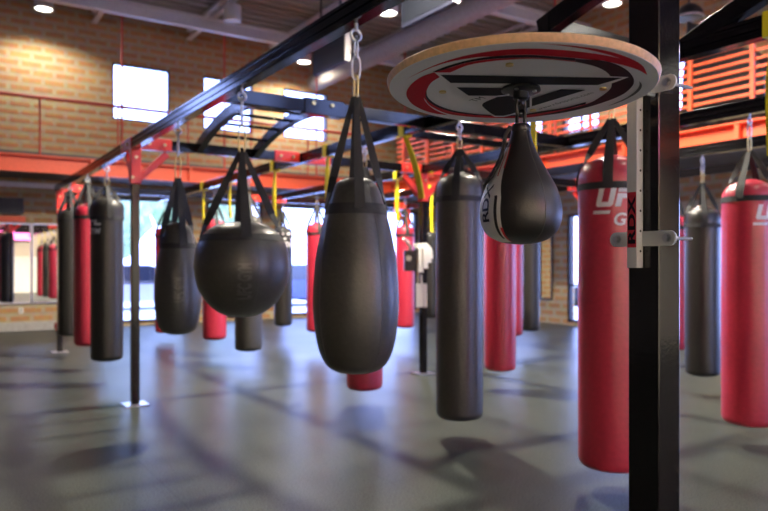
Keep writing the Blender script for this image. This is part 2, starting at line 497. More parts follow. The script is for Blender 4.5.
wn = 0
def window(axis, at, a, b, z0, z1, bars_v=0, bars_h=(), fw=.06):
    global wn
    wn += 1
    mb = MB()
    def bx(ca, cz, da, dz, th=.10):
        if axis == 'Y': mb.box((ca, at, cz), (da, th, dz))
        else: mb.box((at, ca, cz), (th, da, dz))
    bx((a + b) / 2, z0 + fw / 2, b - a, fw); bx((a + b) / 2, z1 - fw / 2, b - a, fw)
    bx(a + fw / 2, (z0 + z1) / 2, fw, z1 - z0); bx(b - fw / 2, (z0 + z1) / 2, fw, z1 - z0)
    for k in range(bars_v):
        bx(a + (b - a) * (k + 1) / (bars_v + 1), (z0 + z1) / 2, fw * .8, z1 - z0 - 2 * fw, .08)
    for hz in bars_h:
        bx((a + b) / 2, hz, b - a - 2 * fw, fw * .7, .07)
    fr = struct(mb, 'window_%d' % wn, 'frame')
    g = MB()
    if axis == 'Y': g.box(((a + b) / 2, at + .02, (z0 + z1) / 2), (b - a - .02, .006, z1 - z0 - .02))
    else: g.box((at + .02, (a + b) / 2, (z0 + z1) / 2), (.006, b - a - .02, z1 - z0 - .02))
    g.build('pane', 'glass', fr, smooth=False)
    return fr
for a, b in UP: window('Y', Y1 + .06, a, b, *UPZ, fw=.035)
for a, b in LOW: window('Y', Y1 + .08, a, b, *LOWZ, bars_v=0, bars_h=(.95,) if a < 4 or a > 9 else ())
for a, b in FUP: window('Y', Y0 - .06, a, b, *UPZ, fw=.035)
for a, b in FLOW: window('Y', Y0 - .08, a, b, *FLOWZ, bars_v=1, bars_h=(.95,))
for a, b in RUP: window('X', X1 + .06, a, b, *RUPZ, bars_v=1, fw=.035)
for a, b in RLOW: window('X', X1 + .08, a, b, *RLOWZ, bars_v=1, bars_h=(.9,))

# gallery along the back wall and deeper mezzanine along the right wall
GX, GY = 9.8, 14.5
struct(MB().box(((X0 + GX) / 2, (GY + Y1) / 2 + .05, 3.33), (GX - X0, Y1 - GY - .1, .36)), 'trim_2', 'soffit')
struct(MB().box(((GX + X1) / 2 + .05, (Y0 + Y1) / 2, 3.33), (X1 - GX - .1, Y1 - Y0, .36)), 'trim_3', 'soffit')
def fascia(name, axis, at, lo, hi, z0, z1, sgn):
    mb = MB()
    def bx(ca, co, cz, da, do, dz):
        if axis == 'Y': mb.box((ca, at + co, cz), (da, do, dz))
        else: mb.box((at + co, ca, cz), (do, da, dz))
    m = (lo + hi) / 2
    bx(m, 0, (z0 + z1) / 2, hi - lo, .02, z1 - z0)
    bx(m, -.06, z0 + .012, hi - lo, .14, .024)
    bx(m, -.06, z1 - .012, hi - lo, .14, .024)
    k = lo + .8
    while k < hi:
        bx(k, -.055, (z0 + z1) / 2, .07, .10, z1 - z0 - .05)
        k += 1.95
    return struct(mb, name, 'orange')
fascia('beam_orange_back', 'Y', GY, X0, GX - .1, 3.10, 3.43, -1)
fascia('beam_orange_right', 'X', GX, Y0, GY + .1, 3.10, 3.43, -1)
struct(MB().box((GX - .02, (Y0 + GY) / 2, 3.56), (.12, GY - Y0, .11)), 'trim_4', 'black')
struct(MB().box((2.0, 15.2, 2.93)  , (15.0, .09, .09)), 'trim_5', 'galv')

# ceiling steel
n = 0
for y in (14.3, 10.2, 6.1, 2.0):
    n += 1
    mb = MB()
    mb.box((3, y, 6.34), (18, .17, .025)).box((3, y, 6.58), (18, .17, .025)).box((3, y, 6.46), (18, .02, .24))
    struct(mb, 'ceiling_girder_%d' % n, 'galv')
n = 0
for i in range(-4, 5):
    x = 2.93 + 2.08 * i
    if x > 11.8: continue
    n += 1
    mb = MB()
    mb.box((x, 5.5, 6.83), (.11, 21, .06)).box((x, 5.5, 6.63), (.11, 21, .05))
    y = Y0 + .2
    up = True
    pts = []
    while y < Y1:
        pts.append((x, y, 6.81 if up else 6.65)); up = not up; y += .26
    mb.tube(pts, .014, 5, up=(1, 0, 0))
    struct(mb, 'ceiling_joist_%d' % n, 'galv')
# round duct running away under the deck
struct(MB().tube([(8.3, Y0, 6.08), (8.3, Y1, 6.08)], .22, 20), 'ceiling_duct_1', 'concrete', smooth=True)

# ------------------------------------------------------------------ railings
rl = thing('guard_railing', 'orange flat-bar guard railing along the edge of the right mezzanine', 'railing', (GX, 0, 3.61))
for k in range(-3, 10):
    y = 5.37 + .97 * k
    MB().box((0, y, .50), (.05, .06, 1.0), bev=.006).build('post', 'orange', rl)
for k in range(8):
    z = .10 + .122 * k
    MB().box((.035, 8.2, z), (.022, 12.5, .045), bev=.004).build('rail', 'orange', rl)
rl = thing('cable_railing', 'slim red pipe railing on top of the orange beam along the back wall', 'railing', (0, GY + .06, 3.43))
MB().tube([(X0 + .1, 0, 1.12), (GX - .2, 0, 1.12)], .034, 10).build('top_rail', 'rodred', rl)
for k in range(11):
    x = -5.4 + 1.42 * k
    MB().cyl((x, 0, 0), (x, 0, 1.12), .017, 8).build('post', 'rodred', rl)
for k in range(6):
    MB().tube([(X0 + .1, 0, .16 + .155 * k), (GX - .2, 0, .16 + .155 * k)], .006, 5).build('cable', 'rodred', rl)
RODS = [(3.17, GY - .05, 'first of the red hanger rods from the left, beside the leftmost high window'),
        (5.3, GY - .05, 'red hanger rod in front of the middle high window'),
        (7.55, GY - .05, 'red hanger rod crossing the third high window'),
        (GX, on_line(405, GX), 'red hanger rod dropping from the ceiling above the round wooden board'),
        (GX, on_line(555, GX), 'red hanger rod near the black diagonal frame member at top')]
for x, y, lb in RODS:
    o = MB().cyl((0, 0, 0), (0, 0, HT - 3.43), .022, 8).build('hanger_rod', 'rodred', loc=(x, y, 3.43))
    tag(o, lb, 'rod', 'red hanger rods')

# ------------------------------------------------------------------ training rig
RX = [1.67, 3.50, 5.20, 6.75, 8.35]
HB, HTOP = 2.53, 2.64          # underside and top of the rails
HC = (HB + HTOP) / 2
rig = thing('training_rig', 'large black steel bag rig with red corner brackets filling the gym', 'rig')
w, h = .076, .11
g1, g2, gd = .012, .034, .007
prof = [(-w/2+.004, -h/2), (w/2-.004, -h/2), (w/2, -h/2+.004), (w/2, -g2), (w/2-gd, -g2+.004), (w/2-gd, -g1-.004), (w/2, -g1),
        (w/2, g1), (w/2-gd, g1+.004), (w/2-gd, g2-.004), (w/2, g2), (w/2, h/2-.004), (w/2-.004, h/2), (-w/2+.004, h/2), (-w/2, h/2-.004),
        (-w/2, g2), (-w/2+gd, g2-.004), (-w/2+gd, g1+.004), (-w/2, g1), (-w/2, -g1), (-w/2+gd, -g1-.004), (-w/2+gd, -g2+.004), (-w/2, -g2), (-w/2, -h/2+.004)]
for x in RX:
    MB().sweep([(x, -1.5, HC), (x, 12.2 if x < 2 else 12.9, HC)], prof).build('beam', 'black', rig)
def cross(x0, x1, y, hh=.10, ww=.07, z=HC):
    MB().bar((x0, y, z), (x1, y, z), ww, hh, bev=.005).build('crossbeam', 'black', rig)
for a, b in zip(RX, RX[1:]):
    cross(a + .04, b - .04, 7.05); cross(a + .04, b - .04, 11.88)
cross(1.71, 3.46, 4.69); cross(3.54, 5.16, 4.69); cross(3.54, 5.16, 5.16, .06)
cross(2.56, 3.46, 2.46)
def bolts(parent, pts, nrm):
    for p in pts:
        a = Vector(p); b = a + Vector(nrm) * .016
        MB().cyl(a, b, .016, 6).build('bolt', 'brass', parent)
def bracket(x, y, dirs, post=True):
    if post:
        mb = MB().box((x, y, 2.355), (.098, .098, .35), bev=.005)
        br = mb.build('post_bracket', 'redsteel', rig)
        bolts(br, [(x - .035, y - .049, 2.24), (x, y - .049, 2.44)], (0, -1, 0))
    for d in dirs:
        dx, dy = d
        mb = MB()
        if dx:
            mb.box((x + dx * .2, y, HC), (.30, .082, .118), bev=.004)
            if post: mb.bar((x + dx * .04, y, 2.24), (x + dx * .31, y, 2.50), .07, .05, up=(0, 1, 0), bev=.004)
            a = mb.build('corner_plate', 'redsteel', rig)
            bolts(a, [(x + dx * .13, y - .041, HC), (x + dx * .28, y - .041, HC)], (0, -1, 0))
        else:
            mb.box((x, y + dy * .2, HC), (.088, .42, .118), bev=.004)
            if post: mb.bar((x, y + dy * .04, 2.24), (x, y + dy * .31, 2.50), .07, .05, up=(1, 0, 0), bev=.004)
            a = mb.build('corner_plate', 'redsteel', rig)
            bolts(a, [(x - .044, y + dy * .12, HC), (x - .044, y + dy * .33, HC)], (-1, 0, 0))
def post(x, y, s=.076, plate=True):
    p = MB().box((x, y, HB / 2), (s, s, HB), bev=.006).build('post', 'black', rig)
    if plate:
        bp = MB().box((x, y, .006), (.23, .23, .012), bev=.003).build('base_plate', 'zinc', p)
        for sx in (-1, 1):
            for sy in (-1, 1):
                MB().cyl((x + sx * .085, y + sy * .085, .012), (x + sx * .085, y + sy * .085, .026), .012, 6).build('anchor_bolt', 'zinc', bp) if False else None
    return p
NPX, NPY, NPS = 1.663, 1.1845, .097
post(NPX, NPY, NPS)
bracket(1.67, 7.05, [(1, 0), (0, 1)]); post(1.67, 7.05)
bracket(5.2, 7.05, [(1, 0), (-1, 0)]); post(5.2, 7.05)
bracket(8.35, 7.05, [(-1, 0), (0, 1)]); post(8.35, 7.05)
bracket(3.50, 7.05, [(1, 0), (-1, 0)], post=False)
bracket(6.75, 7.05, [(1, 0), (-1, 0)], post=False)
bracket(1.67, 11.88, [(1, 0)]); post(1.67, 11.88)
bracket(5.2, 11.88, [(1, 0), (-1, 0)], post=False)
bracket(8.35, 11.88, [(-1, 0)]); post(6.75, 11.88)
def arch(x, y0, y1, rise, name='arch_rail'):
    pts = []
    for i in range(15):
        t = i / 14
        pts.append((x, y0 + (y1 - y0) * t, HC + rise * (1 - (2 * t - 1) ** 2)))
    q = [(-.035+.004, -.05), (.035-.004, -.05), (.035, -.046), (.035, .046), (.031, .05), (-.031, .05), (-.035, .046), (-.035, -.046)]
    MB().sweep(pts, q).build(name, 'black', rig)
arch(2.30, 7.01, 4.73, .22); arch(2.92, 7.01, 4.73, .22)
for k in range(1, 8):
    t = k / 8
    y = 7.01 + (4.73 - 7.01) * t
    z = HC + .22 * (1 - (2 * t - 1) ** 2)
    MB().cyl((2.336, y, z), (2.884, y, z), .016, 8).build('rung', 'black', rig)
arch(2.60, 2.50, -1.0, .26); arch(3.50, 2.32, -1.0, .36)
# bolted splice sleeve on the crossbeam
sl = MB().box((2.50, 4.69, HC), (.34, .088, .122), bev=.004).build('splice_sleeve', 'black', rig)
bolts(sl, [(2.40, 4.646, HC + .02), (2.56, 4.646, HC + .02)], (0, -1, 0))
cl = MB().box((2.82, 4.69, HC), (.03, .095, .13), bev=.003).build('clamp', 'black', rig)
bolts(cl, [(2.82, 4.642, HC - .04)], (0, -1, 0))
# ------------------------------------------------------------------ punching bags
def U_(): return [(0, 1), (0, .12), (.1, 0), (.8, 0), (.9, .12), (.9, 1), (.62, 1), (.62, .25), (.28, .25), (.28, 1)]
FA = [(0, .77), (0, 1), (.9, 1), (.9, .77)]
FB = [(0, 0), (0, .70), (.86, .70), (.86, .44), (.30, .44), (.30, 0)]
CC = [(.1, 0), (0, .12), (0, .88), (.1, 1), (.9, 1), (.9, .75), (.28, .75), (.28, .25), (.9, .25), (.9, 0)]
def gym_logo(hh):
    """UFC over a bar and GYM, slanted block capitals; hh = cap height of the large letters."""
    sl = lambda p: [((x + .22 * y), y) for x, y in p]
    g = []
    for i, parts in enumerate(([U_()], [FA, FB], [CC])):
        for p in parts:
            g.append(move_geo(poly_geo(sl(p)), i * 1.02 * hh, 0, hh, hh))
    g.append(poly_geo([(-.16 * hh, -.38 * hh), (-.12 * hh, -.20 * hh), (.80 * hh, -.20 * hh), (.76 * hh, -.38 * hh)]))
    t = text_geo('GYM', .2, .022, .92 * hh, 1.02)
    x0 = min(v[0] for v in t[0])
    g.append(move_geo(t, .98 * hh - x0, -.98 * hh))
    xs = [v[0] for q in g for v in q[0]]
    mid = (min(xs) + max(xs)) / 2
    return [move_geo(q, -mid, 0) for q in g]
LOGO = gym_logo(1.0)

def rad_at(prof, z):
    for (r0, z0), (r1, z1) in zip(prof, prof[1:]):
        lo, hi = min(z0, z1), max(z0, z1)
        if lo <= z <= hi and hi > lo:
            t = (z - z0) / (z1 - z0)
            return r0 + (r1 - r0) * t
    return prof[-1][0]

def wrap(geos, prof, ang, zc, scale, name, m, parent, eps=.0015, rot=False, thick=0.0, step=.02):
    bm = geo_bm([move_geo(g, 0, 0, scale, scale) for g in geos], step)
    for v in bm.verts:
        x, y = v.co.x, v.co.y
        if rot: x, y = -y, x
        z = zc + y
        r = rad_at(prof, z) + eps
        a = ang + x / max(r, .02)
        v.co = (r * math.cos(a), r * math.sin(a), z)
    bmesh.ops.remove_doubles(bm, verts=bm.verts, dist=1e-5)
    if thick:
        r = bmesh.ops.extrude_face_region(bm, geom=list(bm.faces))
        for v in [q for q in r['geom'] if isinstance(q, bmesh.types.BMVert)]:
            n = Vector((v.co.x, v.co.y, 0)).normalized()
            v.co += n * thick
    mb = MB(); mb.bm.free(); mb.bm = bm
    return mb.build(name, m, parent, smooth=bool(thick))

def ring_path(r, z=0, n=20, plane='XZ', c=(0, 0, 0)):
    out = []
    for k in range(n):
        a = 2 * PI * k / n
        if plane == 'XZ': out.append((c[0] + r * math.cos(a), c[1], c[2] + r * math.sin(a)))
        else: out.append((c[0], c[1] + r * math.cos(a), c[2] + r * math.sin(a)))
    return out
def oval_path(hw, hh, c, plane='XZ', n=20):
    out = []
    for k in range(n):
        a = 2 * PI * k / n
        x = hw * math.copysign(abs(math.cos(a)) ** .6, math.cos(a)); z = hh * math.copysign(abs(math.sin(a)) ** .8, math.sin(a))
        out.append((c[0] + x, c[1], c[2] + z) if plane == 'XZ' else (c[0], c[1] + x, c[2] + z))
    return out

def hanger(parent, ztop, zap, links=2, fine=True):
    """Eye bolt under the rail, oval links and a swivel ring down to the straps; heights relative to the bag's base."""
    seg = 8 if fine else 6
    eb = MB().cyl((0, 0, ztop - .001), (0, 0, ztop - .035), .009, seg).tube(ring_path(.026, c=(0, 0, ztop - .055)), .0075, seg, closed=True, up=(0, 1, 0))
    eb.build('eye_bolt', 'zinc', parent)
    top = ztop - .070
    L = (top - zap) / links
    for i in range(links):
        c = top - L * (i + .5)
        pl = 'YZ' if i % 2 == 0 else 'XZ'
        MB().tube(oval_path((.014, .022, .019)[min(i, 2)], L / 2 + .008, (0, 0, c), pl), .0055, seg, closed=True, up=(1, 0, 0) if pl == 'YZ' else (0, 1, 0)).build('chain_link', 'zinc' if i < links - 1 else 'brass', parent)

def make_bag(name, label, X, Y, prof, m, zap, zband, group, nstrap=4, sa=None, logo=None, links=2, bandh=.042, seg=40, strapw=.06, hang=HB):
    """prof: (radius, height) from floor-relative heights, bottom to top."""
    z0 = prof[0][1]
    P = [(r, z - z0) for r, z in prof]
    t = thing(name, label, 'punching bag', (X, Y, z0), 0, group)
    MB().lathe(P, seg).build('bag_body', m, t, angle=60)
    zb = zband - z0
    zt = P[-1][1]
    za = zap - z0
    rb = rad_at(P, zb)
    # webbing band round the shoulder
    q = []
    for zz, e in ((zb - bandh / 2, .001), (zb - bandh / 2, .005), (zb + bandh / 2, .005), (zb + bandh / 2, .001)):
        q.append((rad_at(P, zz) + e, zz))
    mb = MB()
    rings = [[mb.bm.verts.new((r * math.cos(2 * PI * k / seg), r * math.sin(2 * PI * k / seg), z)) for k in range(seg)] for r, z in q]
    for i in range(4):
        A, B = rings[i], rings[(i + 1) % 4]
        for k in range(seg):
            mb.bm.faces.new((A[k], A[(k + 1) % seg], B[(k + 1) % seg], B[k]))
    mb.build('band', 'web', t)
    view = math.atan2(-Y, -X)
    base = view if sa is None else view + sa
    # profile points above the band, outward offset
    over = [(rb, zb)] + [(r, z) for r, z in P if z > zb]
    # leave the shoulder where the straight line to the apex clears it
    best = 0
    slope = -1e9
    k0 = len(over) - 1
    for i, (r, z) in enumerate(over):
        if r < .03: k0 = i - 1; break
    def clear(i):
        r, z = over[i]
        for j in range(i + 1, len(over)):
            rr, zz = over[j]
            if zz >= za: continue
            if r + (.012 - r) * (zz - z) / (za - z) < rr - .001: return False
        return True
    k0 = next((i for i in range(len(over)) if clear(i)), k0)
    pts2 = [(r + .006, z) for r, z in over[:k0 + 1]]
    ns = len(pts2)
    r0, zs = pts2[-1]
    NT = 7
    for j in range(1, NT + 1):
        f = j / NT
        pts2.append((r0 + (.011 - r0) * f, zs + (za - zs) * f))
    front = Vector((-math.sin(base), math.cos(base), 0))
    for k in range(nstrap):
        a = base + 2 * PI * k / nstrap
        ca, sa_ = math.cos(a), math.sin(a)
        tang = Vector((-sa_, ca, 0))
        goal = front if tang.dot(front) > -1e-3 else -front
        mb = MB()
        rows = []
        n = len(pts2)
        for i, (r, z) in enumerate(pts2):
            p = Vector((r * ca, r * sa_, z))
            f = max(0, (i - ns + 1) / NT)
            g = min(1, f * 2.2)
            wv = (tang * (1 - g) + goal * g).normalized()
            q0, q1 = pts2[max(i - 1, 0)], pts2[min(i + 1, n - 1)]
            td = Vector(((q1[0] - q0[0]) * ca, (q1[0] - q0[0]) * sa_, q1[1] - q0[1])).normalized()
            wv = (wv - td * wv.dot(td)).normalized()
            nrm = wv.cross(td).normalized() * .0025
            wd = strapw / 2 * (1 - .55 * f)
            rows.append([mb.bm.verts.new(p - wv * wd + nrm), mb.bm.verts.new(p + wv * wd + nrm), mb.bm.verts.new(p + wv * wd - nrm), mb.bm.verts.new(p - wv * wd - nrm)])
        for A, B in zip(rows, rows[1:]):
            for j in range(4):
                mb.bm.faces.new((A[j], A[(j + 1) % 4], B[(j + 1) % 4], B[j]))
        mb.bm.faces.new(rows[0][::-1]); mb.bm.faces.new(rows[-1])
        mb.build('strap', 'web', t, angle=25)
    hanger(t, hang - z0, za, links)
    if logo:
        off, zl, sc, rot = logo
        wrap(LOGO, P, view + off, zl - z0, sc, 'printed_logo', 'logo', t, rot=rot)
    return t, P, view

def cyl_prof(r, zb, zt):
    p = [(0, zb)]
    p.append((r * .55, zb + .004)); p.append((r * .80, zb + .016))
    for k in range(1, 6):
        a = k / 5 * PI / 2
        p.append((r * .80 + r * .20 * math.sin(a), zb + .016 + .055 * (1 - math.cos(a))))
    L = zt - zb
    for k in range(1, 10):
        z = zb + .08 + (L - .08 - .16) * k / 10
        p.append((r * (1 + .012 * math.sin(PI * k / 10)), z))
    for k in range(0, 7):
        a = k / 6 * PI / 2
        p.append((r * .62 + r * .38 * math.cos(a), zt - .16 + .12 * math.sin(a)))
    p += [(r * .45, zt - .022), (r * .25, zt - .006), (0, zt)]
    return p

def heavy(u, X, diam, vt, vb, m, label, vap=None, vband=None, group=None, logo=None, sa=.25, seg=32, nm='heavy_bag'):
    Y = on_line(u, X)
    zt = height(vt, X, Y) if vt else 2.06
    zb = height(vb, X, Y)
    zap = height(vap, X, Y) if vap else zt + .27
    zbd = height(vband, X, Y) if vband else zt - .19
    if logo:
        d, vl, px, rot = logo
        logo = (d, height(vl, X, Y), px * depth(X, Y) / F, rot)
    return make_bag(nm, label, X, Y, cyl_prof(diam / 2, zb, zt), m, zap, zbd, group, sa=sa, logo=logo, seg=seg)

BK, RD = 'leather', 'redvinyl'
GB, GR = 'black hanging heavy bags', 'red hanging heavy bags'
heavy(459.5, 3.5, 0.371, 172, 419, BK, 'large black heavy bag hanging between the pear-shaped bag and the small speed bag', 149, 200, GB, sa=-.15, seg=48)
heavy(611.5, 3.5, 0.397, 155, 468, RD, 'red UFC GYM heavy bag right behind the thick black front post', 119, 188, GR, logo=(.36, 209, 18.0, False), sa=-.1, seg=48)
heavy(364.5, 3.5, 0.352, None, 390, RD, 'red heavy bag mostly hidden behind the pear-shaped black bag', None, None, GR)
heavy(500, 5.2, 0.343, None, 371, RD, 'red heavy bag hanging directly below and behind the small speed bag', None, None, GR)
heavy(248.5, 3.5, 0.357, None, 351, BK, 'short-looking black heavy bag whose bottom shows under the round ball bag', None, None, GB)
heavy(214.5, 3.5, 0.347, None, 340, RD, 'red heavy bag peeking out between the teardrop bag and round ball bag', None, None, GR)
heavy(283, 5.2, 0.322, 226, 326, 'leather_dark', 'distant black heavy bag with white logo, just right of the ball bag', None, None, GB, logo=(.45, 240, 7, False))
heavy(317, 5.2, 0.343, None, 332, RD, 'distant red heavy bag just left of the pear-shaped bag', None, None, GR)
heavy(405, 6.75, 0.323, None, 328, RD, 'distant red heavy bag left of the rig post with the white towel', None, None, GR)
heavy(431, 8.35, 0.330, None, 318, 'leather_dark', 'distant black heavy bag in the gap right of the rig post with towel', None, None, GB)
heavy(511.5, 6.75, 0.313, None, 336, RD, 'narrow sliver of red heavy bag behind the red bag under the speed bag', None, None, GR)
heavy(530, 8.35, 0.310, None, 331, 'leather_dark', 'distant black heavy bag right of the red bag under the speed bag', None, None, GB)
heavy(702.5, 6.75, 0.342, 205, 376, 'leather_dark', 'black heavy bag between the thick front post and rightmost red bag', 183, 226, GB, sa=.1)
heavy(749.5, 5.2, 0.389, 179, 425, RD, 'rightmost red heavy bag, cut by the right picture edge, white lettering', 151, 200, GR, logo=(1.04, 221, 14.5, False), sa=-.35, seg=48)
heavy(674, 8.35, 0.330, None, 350, RD, 'thin strip of red heavy bag showing right of the thick front post', None, None, GR)
heavy(107, 1.67, 0.352, 196, 361, 'leather_dark', 'black heavy bag left of the thin rig post, white lettering on its left', 186, 219, GB, logo=(-1.18, 226, 8.5, False), sa=.2)
heavy(87.5, 1.67, 0.325, 203, 346, RD, 'red heavy bag second along the left row, behind the black bag', None, None, GR)
heavy(70, 1.67, 0.320, 208, 336, 'leather_dark', 'black heavy bag farthest along the left row', None, None, GB)
heavy(165, 3.5, 0.342, None, 333, RD, 'red heavy bag showing only as an edge behind the black teardrop bag', None, None, GR)

# pear-shaped bag hanging closest on the left rail
X = RX[0]
def px_prof(u, pts):
    Y = on_line(u, X)
    k = depth(X, Y) / F
    return Y, [(hw * k, height(v, X, Y)) for hw, v in pts]
def smooth_prof(p, n=4):
    out = []
    for i in range(len(p) - 1):
        p0, p1, p2, p3 = p[max(i - 1, 0)], p[i], p[i + 1], p[min(i + 2, len(p) - 1)]
        for j in range(n):
            t = j / n
            out.append(tuple(max(0, .5 * (2 * b + (c - a) * t + (2 * a - 5 * b + 4 * c - d) * t * t + (3 * b - a - 3 * c + d) * t ** 3)) if q == 0 else .5 * (2 * b + (c - a) * t + (2 * a - 5 * b + 4 * c - d) * t * t + (3 * b - a - 3 * c + d) * t ** 3) for q, (a, b, c, d) in enumerate(zip(p0, p1, p2, p3))))
    out.append(p[-1])
    # keep heights rising
    res = [out[0]]
    for r, z in out[1:]:
        if z > res[-1][1] + 1e-4: res.append((r, z))
    return res
def strip_seam(parent, P, angs, name='stitched_seam'):
    mb = MB()
    for a in angs:
        mb.tube([((r + .0006) * math.cos(a), (r + .0006) * math.sin(a), z) for r, z in P if r > .03], .0016, 5, up=(math.cos(a + PI / 2), math.sin(a + PI / 2), 0))
    return mb.build(name, 'thread', parent)

Y, pp = px_prof(356, [(0, 373.5), (17, 371.5), (28, 366), (35.5, 354), (40, 337), (42.3, 318), (43, 302), (42.5, 285), (41, 265), (38, 245), (34, 226), (29, 208), (24, 192), (19, 183), (11, 179), (0, 178)])
t, P, vw = make_bag('pear_bag', 'large black pear-shaped bag hanging in the foreground left of centre', X, Y, smooth_prof(pp), BK, height(97, X, Y), height(210, X, Y), 'shaped black bags', sa=.12, links=3, seg=56, strapw=.05, bandh=.05)
strip_seam(t, P, [vw - .95, vw - .95 + PI / 2, vw - .95 + PI, vw - .95 - PI / 2])
Y, pp = px_prof(242, [(0, 317), (14, 315.5), (26, 310), (36, 300), (43, 287), (46.5, 272), (46.8, 262), (44.5, 248), (40, 238), (33, 230), (24, 225), (12, 222.5), (0, 222)])
t, P, vw = make_bag('ball_bag', 'round black ball-shaped bag hanging from four straps left of the pear bag', X, Y, smooth_prof(pp), BK, height(152, X, Y), height(238, X, Y), 'shaped black bags', sa=.1, seg=56, strapw=.068, links=2)
strip_seam(t, P, [vw - 1.25, vw + .35, vw + PI - 1.25, vw + PI + .35])
wv = wrap([move_geo(text_geo('UFC GYM', .0, .03, 1.0), -1.06, -.35, .46, 1.0)], P, vw + .05, height(279, X, Y) - pp[0][1], .115, 'embossed_lettering', 'leather_emboss', t, eps=.0, rot=True, thick=.008)
Y, pp = px_prof(178, [(0, 334.5), (10, 333.5), (17, 329), (20.5, 320), (22.5, 306), (23, 294), (22.5, 280), (20.5, 264), (18, 250), (15.5, 238), (12.5, 229), (8, 224), (0, 222)])
t, P, vw = make_bag('teardrop_bag', 'black teardrop-shaped bag hanging just right of the thin left rig post', X, Y, smooth_prof(pp), BK, height(178, X, Y), height(246, X, Y), 'shaped black bags', sa=.3, seg=44, strapw=.068, links=2)
wrap([move_geo(text_geo('UFC GYM', .0, .03, 1.0), -1.06, -.35, .46, 1.0)], P, vw + .02, height(288, X, Y) - pp[0][1], .10, 'embossed_lettering', 'leather_emboss', t, eps=.0, rot=True, thick=.008)
# ------------------------------------------------------------------ speed-bag platform on the front post
BC = Vector((1.1710, 1.2020, 1.81367)); BR = .3129
BA = Vector((0.99908576,0.,-0.04275088)); BB = Vector((-0.0012859,0.99954753,-0.03005135)); BN = Vector((0.04273154,0.03007885,0.99863371))
plat = thing('speed_bag_platform', 'round wooden speed bag board with red and black print on a white bracket', 'speed bag platform', BC)
plat.rotation_euler = Matrix((BA, BB, BN)).transposed().to_euler()
bpy.context.view_layer.update()
def local(p): return plat_inv @ Vector(p)
plat_m = Matrix.Translation(BC) @ Matrix((BA, BB, BN)).transposed().to_4x4()
plat_inv = plat_m.inverted()
def in_plat(o):
    o.parent = plat
    o.matrix_parent_inverse = plat_inv
    return o
MB().lathe([(0, .0), (BR - .003, .0), (BR, .003), (BR + .003, .015), (BR, .018), (0, .018)], 128).build('board', 'ply', plat)
db = MB().lathe([(0, -.0006), (BR - .003, -.0006), (BR - .003, .001), (0, .001)], 128).build('printed_face', 'print_white', plat, smooth=False)
def cr(pts, n=4):
    """Smooth only gentle corners of a traced outline."""
    out = []
    N = len(pts)
    def sharp(i):
        a, b, c = Vector(pts[i - 1]), Vector(pts[i]), Vector(pts[(i + 1) % N])
        d1, d2 = (b - a), (c - b)
        return d1.length < 1e-6 or d2.length < 1e-6 or d1.angle(d2) > .6
    S = [sharp(i) for i in range(N)]
    for i in range(N):
        p1, p2 = Vector(pts[i]), Vector(pts[(i + 1) % N])
        p0 = p1 - (p2 - p1) if S[i] else Vector(pts[i - 1])
        p3 = p2 + (p2 - p1) if S[(i + 1) % N] else Vector(pts[(i + 2) % N])
        for j in range(n):
            t = j / n
            q = .5 * (2 * p1 + (p2 - p0) * t + (2 * p0 - 5 * p1 + 4 * p2 - p3) * t * t + (3 * p1 - p0 - 3 * p2 + p3) * t ** 3)
            out.append((q.x, q.y))
    return out
for i, (c, pts) in enumerate(ART):
    MB().poly(cr(pts), -.0008 - .00016 * i).build('printed_shape', 'print_' + c, db, smooth=False)
def flat_text(body, p0, p1, pu, frac, m, name, z=-.0034):
    g = text_geo(body, 0, .0, 1.0)
    xs = [v[0] for v in g[0]]
    w_ = max(xs) - min(xs)
    d = Vector(p1) - Vector(p0)
    s_ = d.length / w_
    d.normalize()
    up = Vector((-d.y, d.x))
    if up.dot(Vector(pu) - Vector(p0)) < 0: up = -up
    bm = geo_bm([g])
    for v in bm.verts:
        q = Vector(p0) + d * (v.co.x - min(xs)) * s_ + up * v.co.y * s_
        v.co = (q.x, q.y, z)
    mb = MB(); mb.bm.free(); mb.bm = bm
    return mb.build(name, m, db, smooth=False)
flat_text('www.rdxsports.com', WWW[0], WWW[1], WWW[2], 1, 'print_grey', 'printed_lettering')
flat_text('TM', TM[0], TM[1], TM[2], 1, 'print_ink', 'printed_lettering')
for p in PINS:
    MB().cyl((p[0], p[1], -.0045), (p[0], p[1], .0), .0085, 12).build('screw', 'brass', plat)
# swivel
SX, SY = -.006, -.012
sw = MB().lathe([(0, 0), (.044, 0), (.046, -.003), (.046, -.007), (.040, -.010), (.018, -.011), (.018, -.026), (.013, -.030), (0, -.030)][::-1], 32, c=(SX, SY, 0)).build('swivel', 'plastic', plat)
for k in range(4):
    a = .5 + k * PI / 2
    MB().cyl((SX + .033 * math.cos(a), SY + .033 * math.sin(a), -.010), (SX + .033 * math.cos(a), SY + .033 * math.sin(a), -.0135), .005, 8).build('bolt', 'zinc', sw)
SWV = plat_m @ Vector((SX, SY, -.030))
fk = MB().tube(oval_path(.014, .020, (SWV.x, SWV.y, SWV.z - .016), 'XZ'), .0045, 8, closed=True, up=(0, 1, 0))
fk.cyl((SWV.x - .004, SWV.y - .012, SWV.z - .008), (SWV.x - .004, SWV.y + .012, SWV.z - .008), .005, 8)
in_plat(fk.build('swivel_hook', 'plastic', plat))
